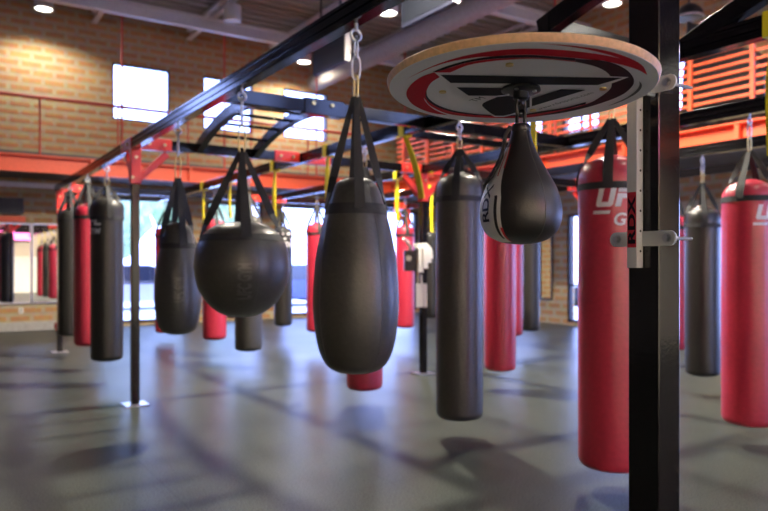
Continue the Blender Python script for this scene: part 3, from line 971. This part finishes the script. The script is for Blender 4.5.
# bracket: white angle column on the -X face of the post with two clamp plates
fx = NPX - NPS / 2
zlo, zhi = 1.387, 1.862
col_ = MB()
CY, CW, CD = NPY + .013, .031, .026
col_.box((fx - .0045, CY, (zlo + zhi) / 2), (.005, CW, zhi - zlo), bev=.001)
col_.box((fx - CD / 2 - .002, CY + CW / 2 - .002, (zlo + zhi) / 2), (CD - .004, .004, zhi - zlo), bev=.001)
col_.box((fx - CD / 2 - .002, CY - CW / 2 + .002, (zlo + zhi) / 2), (CD - .004, .004, zhi - zlo), bev=.001)
col_.box((fx - CD - .002, CY, (zlo + zhi) / 2), (.004, CW, zhi - zlo), bev=.001)
bc = in_plat(col_.build('bracket_column', 'white_paint', plat))
for k in range(9):
    z = zlo + .045 + .0545 * k
    in_plat(MB().cyl((fx - .014, CY - CW / 2 + .001, z), (fx - .014, CY - CW / 2 - .0006, z), .0034, 10).build('adjustment_hole', 'plastic', bc)).parent = bc
def clamp_plate(z, hh=.040):
    mb = MB()
    n = 10
    pts = []
    hw = .104
    r = hh / 2
    for k in range(n + 1):
        a = -PI / 2 + PI * k / n
        pts.append((hw - r + r * math.cos(a), r * math.sin(a)))
    for k in range(n + 1):
        a = PI / 2 + PI * k / n
        pts.append((-hw + r + r * math.cos(a), r * math.sin(a)))
    mb.poly(pts, 0, .006)
    # local x -> world Y, local y -> world Z
    mt = Matrix(((0, 0, 1, fx - .0065), (1, 0, 0, NPY), (0, 1, 0, z), (0, 0, 0, 1)))
    bmesh.ops.transform(mb.bm, matrix=mt, verts=mb.bm.verts)
    o = in_plat(mb.build('clamp_plate', 'white_paint', plat))
    for sy in (-1, 1):
        y = NPY + sy * .078
        b = MB().cyl((fx - .016, y, z), (fx + NPS + .004, y, z), .0045, 10)
        b.cyl((fx - .017, y, z), (fx - .006, y, z), .0095, 6)
        b.cyl((fx - .0075, y, z), (fx - .0055, y, z), .013, 14)
        in_plat(b.build('clamp_bolt', 'zinc', plat))
clamp_plate(1.4655); clamp_plate(1.873)
# arm from the column over the top of the board
arm = MB()
top = 1.852
arm.box((1.36, NPY + .012, top), (.40, .045, .006), bev=.001)
arm.box((1.36, NPY + .033, top + .02), (.40, .004, .045), bev=.001)
in_plat(arm.build('bracket_arm', 'white_paint', plat))
in_plat(MB().cyl((1.505, NPY - .02, 1.858), (1.60, NPY - .045, 1.845), .006, 8).build('arm_bolt', 'zinc', plat))
# red sticker with brand letters running up the column
st = MB().box((fx - CD - .0043, CY, 1.517), (.0006, .028, .150)).build('sticker', 'sticker', plat, smooth=False)
in_plat(st)
g = text_geo('RDX', 0, .04, 1.0, 1.0)
bm = geo_bm([g])
gx = [v.co.x for v in bm.verts]; gy = [v.co.y for v in bm.verts]
for v in bm.verts:
    a = (v.co.x - min(gx)) / (max(gx) - min(gx)); b = (v.co.y - min(gy)) / (max(gy) - min(gy))
    v.co = (fx - CD - .0048, CY + (b - .5) * .024, 1.452 + a * .130)
mb = MB(); mb.bm.free(); mb.bm = bm
in_plat(mb.build('sticker_lettering', 'print_ink', st, smooth=False))

# ------------------------------------------------------------------ speed bag
kx = depth(SWV.x, SWV.y) / F
def vz(v): return EYE + (263 - v) * kx
sbp = [(0, 244.6), (8, 244), (17, 242.6), (26, 239.3), (33, 234.5), (38, 227), (40.3, 217), (40.2, 208), (38.4, 198), (34.5, 187.5), (29.5, 178), (24, 168), (18.5, 158), (14, 148), (11, 139), (9.3, 131), (8.6, 126), (7, 124), (0, 123.5)]
sp = smooth_prof([(hw * kx, vz(v)) for hw, v in sbp])
sb0 = sp[0][1]
SP = [(r, z - sb0) for r, z in sp]
sbx, sby = SWV.x, SWV.y
spd = thing('speed_bag', 'small black leather speed bag with white side panel under the round board', 'speed bag', (sbx, sby, sb0))
MB().lathe(SP, 72).build('bag_body', 'leather2', spd, angle=60)
vw = math.atan2(-sby, -sbx)
# view-left is a smaller... angle measured anticlockwise from above; screen-right = +right vector
def ang_of(deg): return vw + math.radians(deg)     # positive = screen right
def gore(lo, hi, eps, name, m, zr=(0, 9), parent=spd, n=18):
    q = [(r + eps, z) for r, z in SP if r > .004 and zr[0] <= z <= zr[1]]
    mb = MB()
    rows = []
    for r, z in q:
        l_, h_ = (lo(z), hi(z)) if callable(lo) else (lo, hi)
        rows.append([mb.bm.verts.new((r * math.cos(ang_of(l_ + (h_ - l_) * k / n)), r * math.sin(ang_of(l_ + (h_ - l_) * k / n)), z)) for k in range(n + 1)])
    for A, B in zip(rows, rows[1:]):
        for k in range(n): mb.bm.faces.new((A[k], A[k + 1], B[k + 1], B[k]))
    return mb.build(name, m, parent)
zt_ = vz(147) - sb0
edge = lambda z: -28 - max(0, (z - (vz(200) - sb0))) * 150
pw = gore(lambda z: edge(z) - 78, lambda z: edge(z), .0010, 'white_panel', 'panelwhite', (.004, zt_))
gore(lambda z: edge(z) - 1, lambda z: edge(z) + 3.2, .0016, 'piping', 'redtrim', (vz(172) - sb0, zt_ + .004), pw, 3)
gore(lambda z: edge(z) - 11, lambda z: edge(z) - 6, .0015, 'black_stripe', 'leather2', (.012, vz(196) - sb0), pw, 4)
gore(lambda z: edge(z) - 3, lambda z: edge(z) + 1.2, .0015, 'piping', 'redtrim', (.004, vz(228) - sb0), pw, 3)
gore(lambda z: edge(z) - 13, lambda z: edge(z) - 10, .0013, 'piping', 'redtrim', (vz(180) - sb0, vz(152) - sb0), pw, 3)
for dg in (35, 100, 165):
    mb = MB()
    a = ang_of(dg)
    mb.tube([((r + .0002) * math.cos(a), (r + .0002) * math.sin(a), z) for r, z in SP if r > .012], .0009, 5, up=(math.cos(a + PI / 2), math.sin(a + PI / 2), 0))
    mb.build('stitched_seam', 'thread', spd)
g = text_geo('RDX', 0, .02, 1.0, .9)
gx = [v[0] for v in g[0]]
s_ = .088 / (max(gx) - min(gx))
bm = geo_bm([move_geo(g, -min(gx) * s_, -.36 * s_ * .85, s_, s_ * .85)], .006)
for v in bm.verts:
    z = vz(223) - sb0 + v.co.x
    r = rad_at(SP, z) + .0018
    a = ang_of(-57) - v.co.y / r
    v.co = (r * math.cos(a), r * math.sin(a), z)
mb = MB(); mb.bm.free(); mb.bm = bm
mb.build('panel_lettering', 'navy', pw, smooth=False)
# collar, hook loop and lace
MB().lathe([(.006, vz(125) - sb0), (.0225, vz(126.5) - sb0), (.0235, vz(129) - sb0), (.0225, vz(132) - sb0), (.02, vz(133) - sb0)], 24).build('neck_collar', 'leather2', spd)
MB().tube(oval_path(.013, .019, (.0005, 0, 1.7405 - sb0), 'YZ'), .0045, 8, closed=True, up=(1, 0, 0)).build('top_loop', 'plastic', spd)
mb = MB()
for q, dd in enumerate((0, 7, -6)):
    path = []
    for i, (v, off, dg) in enumerate(((127, .006, -60), (136, .014, -66), (147, .010, -66), (158, .006, -64), (168, .005, -64), (177, .005, -68), (183, .006, -73))):
        z = vz(v) - sb0
        r = rad_at(SP, z) + off + .002 * (q == 1)
        a = ang_of(dg + dd * (1 if i > 2 else .3))
        path.append((r * math.cos(a), r * math.sin(a), z))
    mb.tube(path, .0042, 6, up=(1, 0, 0))
z = vz(183) - sb0
for q in range(8):
    a = ang_of(-74 + random.uniform(-7, 7)); r = rad_at(SP, z) + .006
    a2 = a + random.uniform(-.2, .2)
    mb.tube([(r * math.cos(a), r * math.sin(a), z + .004), ((r + .006) * math.cos(a2), (r + .006) * math.sin(a2), z - random.uniform(.004, .016))], .002, 5, up=(1, 0, 0))
mb.build('lace', 'web', spd)

# ------------------------------------------------------------------ yellow straps
def yellow(X, Y, top, length, w, label, curve=0.0, collar=True):
    t = thing('yellow_strap', label, 'strap', (X, Y, HC - length), 0, 'yellow straps on the rig')
    z = length
    if collar:
        mb = MB()
        hw, hh = w / 2, .004
        q = [(-.044, -.062), (.044, -.062), (.044, .062), (-.044, .062)]
        mb.sweep([(q_[0], 0, z + q_[1]) for q_ in q], [(-hh, -hw), (hh, -hw), (hh, hw), (-hh, hw)], closed=True, up=(0, 1, 0))
        for v in mb.bm.verts: pass
        mb.build('collar', 'yellow', t, smooth=False)
    fx_ = 0.0
    mb = MB()
    pts = []
    for i in range(13):
        s = i / 12
        pts.append((fx_ - .012 * math.sin(s * PI) + curve * (1 - (1 - s) ** 2) , 0 - curve * 0.3 * s, z - .066 - (length - .066) * s))
    wd = [w * (.55 + .45 * min(1, s_ * 3)) for s_ in [i / 12 for i in range(13)]]
    rows = []
    for (x, y, zz), ww in zip(pts, wd):
        rows.append([mb.bm.verts.new((x - .006, y - ww / 2, zz)), mb.bm.verts.new((x - .006, y + ww / 2, zz)), mb.bm.verts.new((x + .006, y + ww / 2, zz)), mb.bm.verts.new((x + .006, y - ww / 2, zz))])
    for A, B in zip(rows, rows[1:]):
        for j in range(4): mb.bm.faces.new((A[j], A[(j + 1) % 4], B[(j + 1) % 4], B[j]))
    mb.bm.faces.new(rows[0][::-1]); mb.bm.faces.new(rows[-1])
    mb.build('hanging_loop', 'yellow', t, smooth=False)
    return t
def ys(u, X, vbot, w, label, **k):
    Y = on_line(u, X)
    L_ = HC - height(vbot, X, Y)
    return yellow(X, Y, HC, L_, w, label, **k)
ys(328, 3.5, 208, .075, 'yellow strap on the beam just left of the pear bag straps')
ys(275, 3.5, 217, .075, 'yellow strap hanging just right of the ball bag straps')
ys(230.5, 3.5, 218, .07, 'yellow strap hanging left of the ball bag straps, in front of the window')
ys(204, 3.5, 238, .06, 'yellow strap between the teardrop bag and the ball bag')
ys(405, 3.5, 198, .075, 'bowed yellow strap in front of the red rig bracket under the board', curve=.15)
ys(397.5, 5.2, 221, .07, 'yellow strap just right of the pear bag')
ys(432, 6.75, 232, .06, 'yellow strap between the rig post and the large black heavy bag')
ys(775, 3.5, 155, .075, 'bright yellow strap at the right edge of the picture')
ys(534, 3.5, 190, .06, 'yellow strap hidden behind the small speed bag')

# ------------------------------------------------------------------ things on the middle rig post
px, py = 5.2, 7.05
kz = depth(px, py) / F
tm = thing('interval_timer', 'black timer box with white cord strapped to the middle rig post', 'timer', (px - .205, py - .0, height(271, px, py)))
MB().box((0, 0, .13), (.15, .10, .26), rz=-.5, bev=.008).build('casing', 'plastic', tm)
MB().lathe([(0, 0), (.035, 0), (.035, .012), (0, .012)], 16).build('dial', 'outlet', tm).matrix_local = Matrix.Translation((-.055, -.05, .16)) @ Matrix.Rotation(-.5, 4, 'Z') @ Matrix.Rotation(PI / 2, 4, 'X')
MB().tube([(.0, 0, .25), (-.02, -.03, .30), (-.08, -.06, .36), (-.14, -.06, .40)], .02, 8, up=(0, 1, 0)).build('cord', 'outlet', tm)
tw = MB()
for i, (dx, dy, hgt) in enumerate(((.0, -.02, .32), (.045, -.035, .27), (.09, -.03, .20), (.125, .0, .15))):
    pts = [(dx - .03, dy + .03, .33), (dx - .01, dy - .02, .345), (dx + .01 + .01 * i, dy - .035, .30), (dx + .02 + .012 * i, dy - .04, .33 - hgt)]
    tw.sweep(pts, [(-.032, -.008), (.032, -.008), (.036, 0), (.032, .012), (-.032, .012), (-.036, 0)], up=(0, 1, 0))
o = tw.build('hand_towel', 'cloth', loc=(px - .20, py - .145, height(273, px, py)))
tag(o, 'white cloth wrap draped over the timer on the middle rig post', 'towel')
tg = thing('paper_tag', 'white paper tag dangling on a cord from the middle rig post', 'tag', (px - .165, py - .19, height(306, px, py)))
MB().box((0, 0, .145), (.135, .006, .29), rz=-.5, bev=.002).build('card', 'paper', tg)
MB().tube([(0, 0, .285), (.003, .004, .34), (.004, .006, .40)], .012, 6, up=(0, 1, 0)).build('cord', 'outlet', tg)

# ------------------------------------------------------------------ televisions and lamps
def tv(x, y0, y1, z0, z1, label):
    t = thing('hanging_television', label, 'television', (x, (y0 + y1) / 2, z0), 0, 'televisions hung from the ceiling')
    hh = z1 - z0; ww = y1 - y0
    MB().box((0, 0, hh / 2), (.09, ww, hh), bev=.012).build('casing', 'navy', t)
    MB().box((-.047, 0, hh / 2 + .01), (.006, ww - .07, hh - .09)).build('screen', 'screen', t, smooth=False)
    MB().box((.0, -ww / 2 - .012, hh / 2), (.10, .02, hh), bev=.004).build('side_trim', 'galv', t)
    for s in (-.3, .3):
        MB().cyl((.0, ww * s, hh), (.0, ww * s, HT - z0), .02, 8).build('drop_pole', 'plastic', t)
tv(5.7, 9.82, 10.97, 4.72, 5.44, 'black television hanging below the ceiling left of the pear bag hook')
tv(5.7, 7.0, 8.2, 4.78, 5.5, 'black television hanging at the top edge above the round board')
t = thing('wall_television', 'small black television on the back wall at the far left under the gallery', 'television', (1.27, Y1 - .10, 2.42))
MB().box((0, 0, .15), (.58, .08, .32), bev=.01).build('casing', 'plastic', t)
MB().box((0, -.043, .15), (.53, .005, .27)).build('screen', 'screen', t, smooth=False)
MB().box((0, .06, .15), (.2, .08, .12)).build('wall_mount', 'plastic', t)
def lamp_obj(t, z, power, r=.09, tilt=0.0):
    ld = bpy.data.lights.new('lamp_light', 'SPOT')
    ld.energy = power
    ld.color = (1.0, .90, .76)
    ld.shadow_soft_size = r
    ld.spot_size = math.radians(110 if tilt else 150)
    ld.spot_blend = .6
    lo = bpy.data.objects.new('lamp_light', ld)
    COL.objects.link(lo)
    lo.parent = t
    lo.location = (0, 0, z)
    lo.rotation_euler = (tilt, 0, 0)
PW = 420
def can(x, y, z, label, lit=True, power=None, tilt=0.0):
    t = thing('pendant_can_light', label, 'ceiling light', (x, y, z), 0, 'round can lights on the ceiling')
    t.scale = (1.25, 1.25, 1)
    MB().lathe([(.125, 0), (.14, 0), (.14, .30), (.13, .33), (0, .33), (0, .31), (.115, .30), (.12, .03)], 28, cap=False).build('housing', 'white_can', t)
    MB().lathe([(0, .02), (.122, .02), (.122, .028), (0, .028)], 28).build('lens', 'lamp' if lit else 'white_can', t, smooth=False)
    MB().cyl((0, 0, .33), (0, 0, HT - z), .02, 8).build('stem', 'white_can', t)
    if lit: lamp_obj(t, -.03, power or PW, tilt=tilt)
can(1.82, 15.0, 6.38, 'lit white can light at upper left, throwing yellow light on the brick', power=210)
can(7.5, 15.0, 6.24, 'lit can light above the third high window', power=450)
can(6.75, 10.2, 5.82, 'bright can light at the top beside the pear bag hook')
can(5.05, 13.3, 6.25, 'unlit round ceiling fixture between the joists above the middle window', lit=False)
can(10.55, 8.4, 6.2, 'bright ceiling light at the top just left of the thick front post')
# lamps of the same row that hang above the picture; those behind it are added fill
for x, y, z, p in ((4.4, 6.9, 6.1, 3000), (6.6, 5.6, 6.1, 1200), (2.6, 9.4, 6.1, 500), (8.6, 1.6, 6.1, 250), (4.6, .6, 6.1, 120)):
    can(x, y, z, 'can light hanging from the ceiling above the bag rig', power=p)
for x in (-2.6, .0, 2.6, 5.0, 8.2):  # added wall washers, tilted at the unseen front wall for warm fill
    can(x, -3.3, 3.9, 'added can light washing the unseen front wall for fill', power=1000, tilt=-.75)
def strip(x, y, z, label, rz=0.0, ln=2.4):
    t = thing('pendant_fill_strip', label, 'ceiling light', (x, y, z), rz, 'added fill strip lights')
    MB().box((0, 0, .06), (.12, ln, .06), bev=.01).build('housing', 'white_can', t)
    MB().cyl((0, -ln / 2 + .03, .0), (0, ln / 2 - .03, .0), .022, 12).box((0, -ln / 2 + .015, .015), (.05, .03, .07)).box((0, ln / 2 - .015, .015), (.05, .03, .07)).build('tube', 'tube', t)
    MB().cyl((0, -ln * .35, .09), (0, -ln * .35, HT - z), .008, 6).cyl((0, ln * .35, .09), (0, ln * .35, HT - z), .008, 6).build('drop_wires', 'plastic', t)
for x, y in ((3.4, -1.8), (7.4, -1.5), (.6, -1.2), (10.6, 2.0)):  # unseen strip lights added as warm fill behind and beside the camera
    strip(x, y, 4.6, 'added strip light out of view, for fill')
t = thing('pendant_dome_lamp', 'dark dome lamp with pale rim behind the black frame at top right', 'ceiling light', (10.4, 6.75, 5.42))
MB().lathe([(.20, 0), (.225, .0), (.225, .03), (.20, .12), (.13, .20), (.05, .24), (0, .245)], 28).build('shade', 'plastic', t)
MB().tube(ring_path(.222, c=(0, 0, 0), n=28) and [(.222 * math.cos(2 * PI * k / 28), .222 * math.sin(2 * PI * k / 28), .015) for k in range(28)], .016, 8, closed=True).build('rim', 'galv', t)
MB().cyl((0, 0, .24), (0, 0, HT - 5.42), .015, 8).build('stem', 'plastic', t)

# ------------------------------------------------------------------ exercise machines on the mezzanine
def bike(x, y, label, rz):
    t = thing('exercise_bike', label, 'exercise bike', (x, y, 3.51), rz, 'exercise bikes on the mezzanine')
    MB().tube([(.0, .42 + .25 * math.cos(2 * PI * k / 28), .42 + .25 * math.sin(2 * PI * k / 28)) for k in range(28)], .03, 8, closed=True, up=(1, 0, 0)).build('flywheel', 'white_can', t)
    MB().bar((0, -.5, .05), (0, .6, .05), .06, .06).box((0, -.5, .03), (.5, .07, .06)).box((0, .6, .03), (.5, .07, .06)).build('base_frame', 'plastic', t)
    MB().bar((0, -.15, .05), (0, -.35, .88), .05, .05, up=(1, 0, 0)).bar((0, .42, .42), (0, -.22, .40), .05, .05).bar((0, .42, .42), (0, .50, 1.02), .05, .05, up=(1, 0, 0)).build('frame', 'plastic', t)
    MB().box((0, -.38, .92), (.17, .27, .07), bev=.03).build('saddle', 'plastic', t)
    MB().tube([(-.24, .34, 1.08), (-.22, .52, 1.05), (.22, .52, 1.05), (.24, .34, 1.08)], .018, 8).build('handlebar', 'plastic', t)
    MB().cyl((-.12, .05, .33), (.12, .05, .33), .02, 8).box((.15, .05, .33), (.09, .1, .03)).box((-.15, .05, .33), (.09, .1, .03)).build('pedals', 'plastic', t)
bike(10.75, on_line(433, 10.75), 'exercise bike with pale round flywheel behind the orange railing above the red bracket', .9)
bike(10.75, on_line(548, 10.75), 'exercise bike with pale round flywheel behind the railing beside the speed bag', 1.1)
t = thing('treadmill', 'black exercise machine with rounded shroud behind the railing right of the front post', 'treadmill', (10.6, 6.35, 3.51))
pr = [(-.85, .0), (-.85, .70), (-.72, 1.02), (-.48, 1.22), (-.1, 1.32), (.18, 1.38), (.26, 1.70), (.42, 1.72), (.44, 1.35), (.50, .8), (.5, 0)]
mb = MB().poly(pr, 0, .5)
bmesh.ops.transform(mb.bm, matrix=Matrix(((0, 0, 1, -.25), (1, 0, 0, 0), (0, 1, 0, 0), (0, 0, 0, 1))), verts=mb.bm.verts)
mb.build('shroud', 'plastic', t, angle=20)
MB().box((-.02, .36, 1.72), (.56, .06, .22), bev=.02).build('console', 'plastic', t)
MB().tube([(-.3, .35, 1.45), (-.3, -.3, 1.40), (-.3, -.35, 1.2)], .022, 8).build('handrail', 'plastic', t)

# ------------------------------------------------------------------ back wall fittings, left
def wall_mirror(name, label, x0, x1, z0, z1, y):
    t = thing(name, label, 'mirror', ((x0 + x1) / 2, y, z0), 0, 'mirror panels on the back wall')
    ww, hh = x1 - x0, z1 - z0
    MB().box((0, 0, hh / 2), (ww - .02, .02, hh - .02)).build('mirror_glass', 'mirror', t, smooth=False)
    MB().box((0, .0, .012), (ww, .034, .024)).box((0, 0, hh - .012), (ww, .034, .024)).box((-ww / 2 + .008, 0, hh / 2), (.016, .034, hh)).box((ww / 2 - .008, 0, hh / 2), (.016, .034, hh)).build('edge_frame', 'zinc', t, smooth=False)
wall_mirror('wall_mirror', 'mirror panel on the brick wall nearest the storefront glass, far left', 1.72, 2.32, .56, 2.22, Y1 - .02)
wall_mirror('wall_mirror', 'mirror panel at the far left edge, second from the storefront glass', .55, 1.70, .56, 2.22, Y1 - .02)
struct(MB().box((-.2, Y1 - .02, 2.30), (3.6, .05, .12)), 'trim_6', 'orange')
t = thing('power_outlet', 'small white power outlet on the low brick strip under the far left mirror', 'outlet', (1.52, Y1 - .012, .36))
MB().box((0, 0, .06), (.08, .02, .12), bev=.003).build('cover_plate', 'outlet', t)
MB().box((0, -.011, .085), (.03, .004, .028)).box((0, -.011, .035), (.03, .004, .028)).build('sockets', 'plastic', t)
o = MB().lathe([(0, 0), (.05, .006), (.09, .03), (.118, .075), (.125, .12), (.118, .165), (.09, .21), (.05, .234), (0, .24)], 28).build('medicine_ball', 'redball', loc=(2.17, 15.3, 0))
tag(o, 'red ball on the floor by the low brick strip at far left', 'ball')
# mirror on the right wall beside the far glass
t = thing('wall_mirror', 'tall dark mirror above low brick on the right wall, behind the speed bag', 'mirror', (X1 - .02, 12.4, .58))
MB().box((0, 0, .9), (.02, 2.3, 1.8)).build('mirror_glass', 'mirror', t, smooth=False)
MB().box((0, -1.16, .9), (.03, .03, 1.84)).box((0, 1.16, .9), (.03, .03, 1.84)).box((0, 0, -.01), (.03, 2.34, .03)).box((0, 0, 1.81), (.03, 2.34, .03)).build('edge_frame', 'frame', t, smooth=False)
# lit screens on the wall behind the camera, seen in the mirrors
for xx, lb in ((2.3, 'pink lit screen high on the front wall, mirrored at far left'), (3.5, 'second pink lit screen on the front wall, mirrored at far left')):
    t = thing('wall_screen', lb, 'screen', (xx, Y0 + .05, 2.45))
    MB().box((0, 0, .3), (.95, .07, .6), bev=.01).build('casing', 'plastic', t)
    MB().box((0, .037, .3), (.88, .005, .52)).build('display', 'pink', t, smooth=False)

# ------------------------------------------------------------------ outside
struct(MB().box((6, 30, -.16), (80, 27.4, .1)).box((32, 5, -.16), (39.0, 50, .1)).box((0, -19, -.16), (50, 27, .1)), 'ground', 'ground')
def car(x, y, rz, paint, label):
    t = thing('parked_car', label, 'car', (x, y, -.11), rz, 'cars parked outside')
    body = [(-2.1, .28), (-2.15, .62), (-2.0, .82), (-1.2, .92), (1.0, .92), (1.9, .80), (2.12, .6), (2.1, .28)]
    mb = MB().poly(body, -.85, 1.7)
    bmesh.ops.transform(mb.bm, matrix=Matrix(((1, 0, 0, 0), (0, 0, 1, 0), (0, 1, 0, 0), (0, 0, 0, 1))), verts=mb.bm.verts)
    mb.build('body', paint, t, angle=25)
    cab = [(-1.45, .90), (-.9, 1.40), (.35, 1.42), (1.05, .92)]
    mb = MB().poly(cab, -.74, 1.48)
    bmesh.ops.transform(mb.bm, matrix=Matrix(((1, 0, 0, 0), (0, 0, 1, 0), (0, 1, 0, 0), (0, 0, 0, 1))), verts=mb.bm.verts)
    mb.build('cabin_glass', 'carglass', t, angle=25)
    MB().box((-.28, 0, 1.43), (1.15, 1.36, .05), bev=.02).build('roof', paint, t)
    for sx in (-1.35, 1.3):
        for sy in (-.8, .8):
            MB().cyl((sx, sy - .1, .32), (sx, sy + .1, .32), .32, 20).build('wheel', 'tyre', t)
car(10.9, 22.5, .05, 'carblue', 'dark blue car parked outside, seen between the ball bag and pear bag')
car(5.6, 23.5, .02, 'carsilver', 'silver car parked outside, seen beside the thin left rig post')
def tree(x, y, hh, rr, label):
    t = thing('tree', label, 'tree', (x, y, -.11), 0, 'trees outside the storefront glass')
    MB().tube([(0, 0, 0), (.05, 0, hh * .35), (0, .05, hh * .6)], .16, 8, up=(1, 0, 0)).build('trunk', 'bark', t)
    bm = bmesh.new()
    for q in range(9):
        c = Vector((random.uniform(-.6, .6) * rr, random.uniform(-.6, .6) * rr, hh * .62 + random.uniform(-.4, .5) * rr))
        r = bmesh.ops.create_icosphere(bm, subdivisions=3, radius=rr * random.uniform(.4, .62))
        for v in r['verts']:
            v.co *= 1 + .16 * math.sin(v.co.x * 9 + q) * math.sin(v.co.y * 8) + random.uniform(-.07, .07)
            v.co += c
    mb = MB(); mb.bm.free(); mb.bm = bm
    mb.build('foliage', 'leafgreen', t, smooth=False)
tree(5.3, 29, 5.2, 2.0, 'pale green tree outside, seen either side of the thin left rig post')
tree(9.9, 30, 5.0, 1.9, 'pale green tree outside, seen behind the ball bag straps')
tree(24, 16, 5.0, 1.9, 'pale tree outside the glass in the right wall')

# ------------------------------------------------------------------ light
w_ = bpy.data.worlds.new('sky')
scene.world = w_
w_.use_nodes = True
bg = w_.node_tree.nodes['Background']
bg.inputs['Color'].default_value = (.36, .47, 1.0, 1)
bg.inputs['Strength'].default_value = 8.5
def portal(loc, rot, sx, sy):
    ld = bpy.data.lights.new('window_portal', 'AREA')
    ld.shape = 'RECTANGLE'; ld.size = sx; ld.size_y = sy
    ld.cycles.is_portal = True
    o = bpy.data.objects.new('window_portal', ld)
    COL.objects.link(o)
    o.location = loc; o.rotation_euler = rot
for a, b in UP: portal(((a + b) / 2, Y1 + .2, sum(UPZ) / 2), (-PI / 2, 0, 0), b - a, UPZ[1] - UPZ[0])
for a, b in LOW: portal(((a + b) / 2, Y1 + .2, sum(LOWZ) / 2), (-PI / 2, 0, 0), b - a, LOWZ[1] - LOWZ[0])
for a, b in FUP: portal(((a + b) / 2, Y0 - .2, sum(UPZ) / 2), (PI / 2, 0, 0), b - a, UPZ[1] - UPZ[0])
for a, b in FLOW: portal(((a + b) / 2, Y0 - .2, sum(FLOWZ) / 2), (PI / 2, 0, 0), b - a, FLOWZ[1] - FLOWZ[0])
for a, b in RLOW: portal((X1 + .2, (a + b) / 2, sum(RLOWZ) / 2), (PI / 2, 0, PI / 2), b - a, RLOWZ[1] - RLOWZ[0])
for a, b in RUP: portal((X1 + .2, (a + b) / 2, sum(RUPZ) / 2), (PI / 2, 0, PI / 2), b - a, RUPZ[1] - RUPZ[0])

vs = scene.view_settings
vs.view_transform = 'Standard'
vs.look = 'None'
vs.gamma = 1
vs.use_curve_mapping = False
vs.exposure = 0.48
scene.cycles.use_denoising = True
scene.cycles.max_bounces = 8
scene.cycles.sample_clamp_indirect = 6
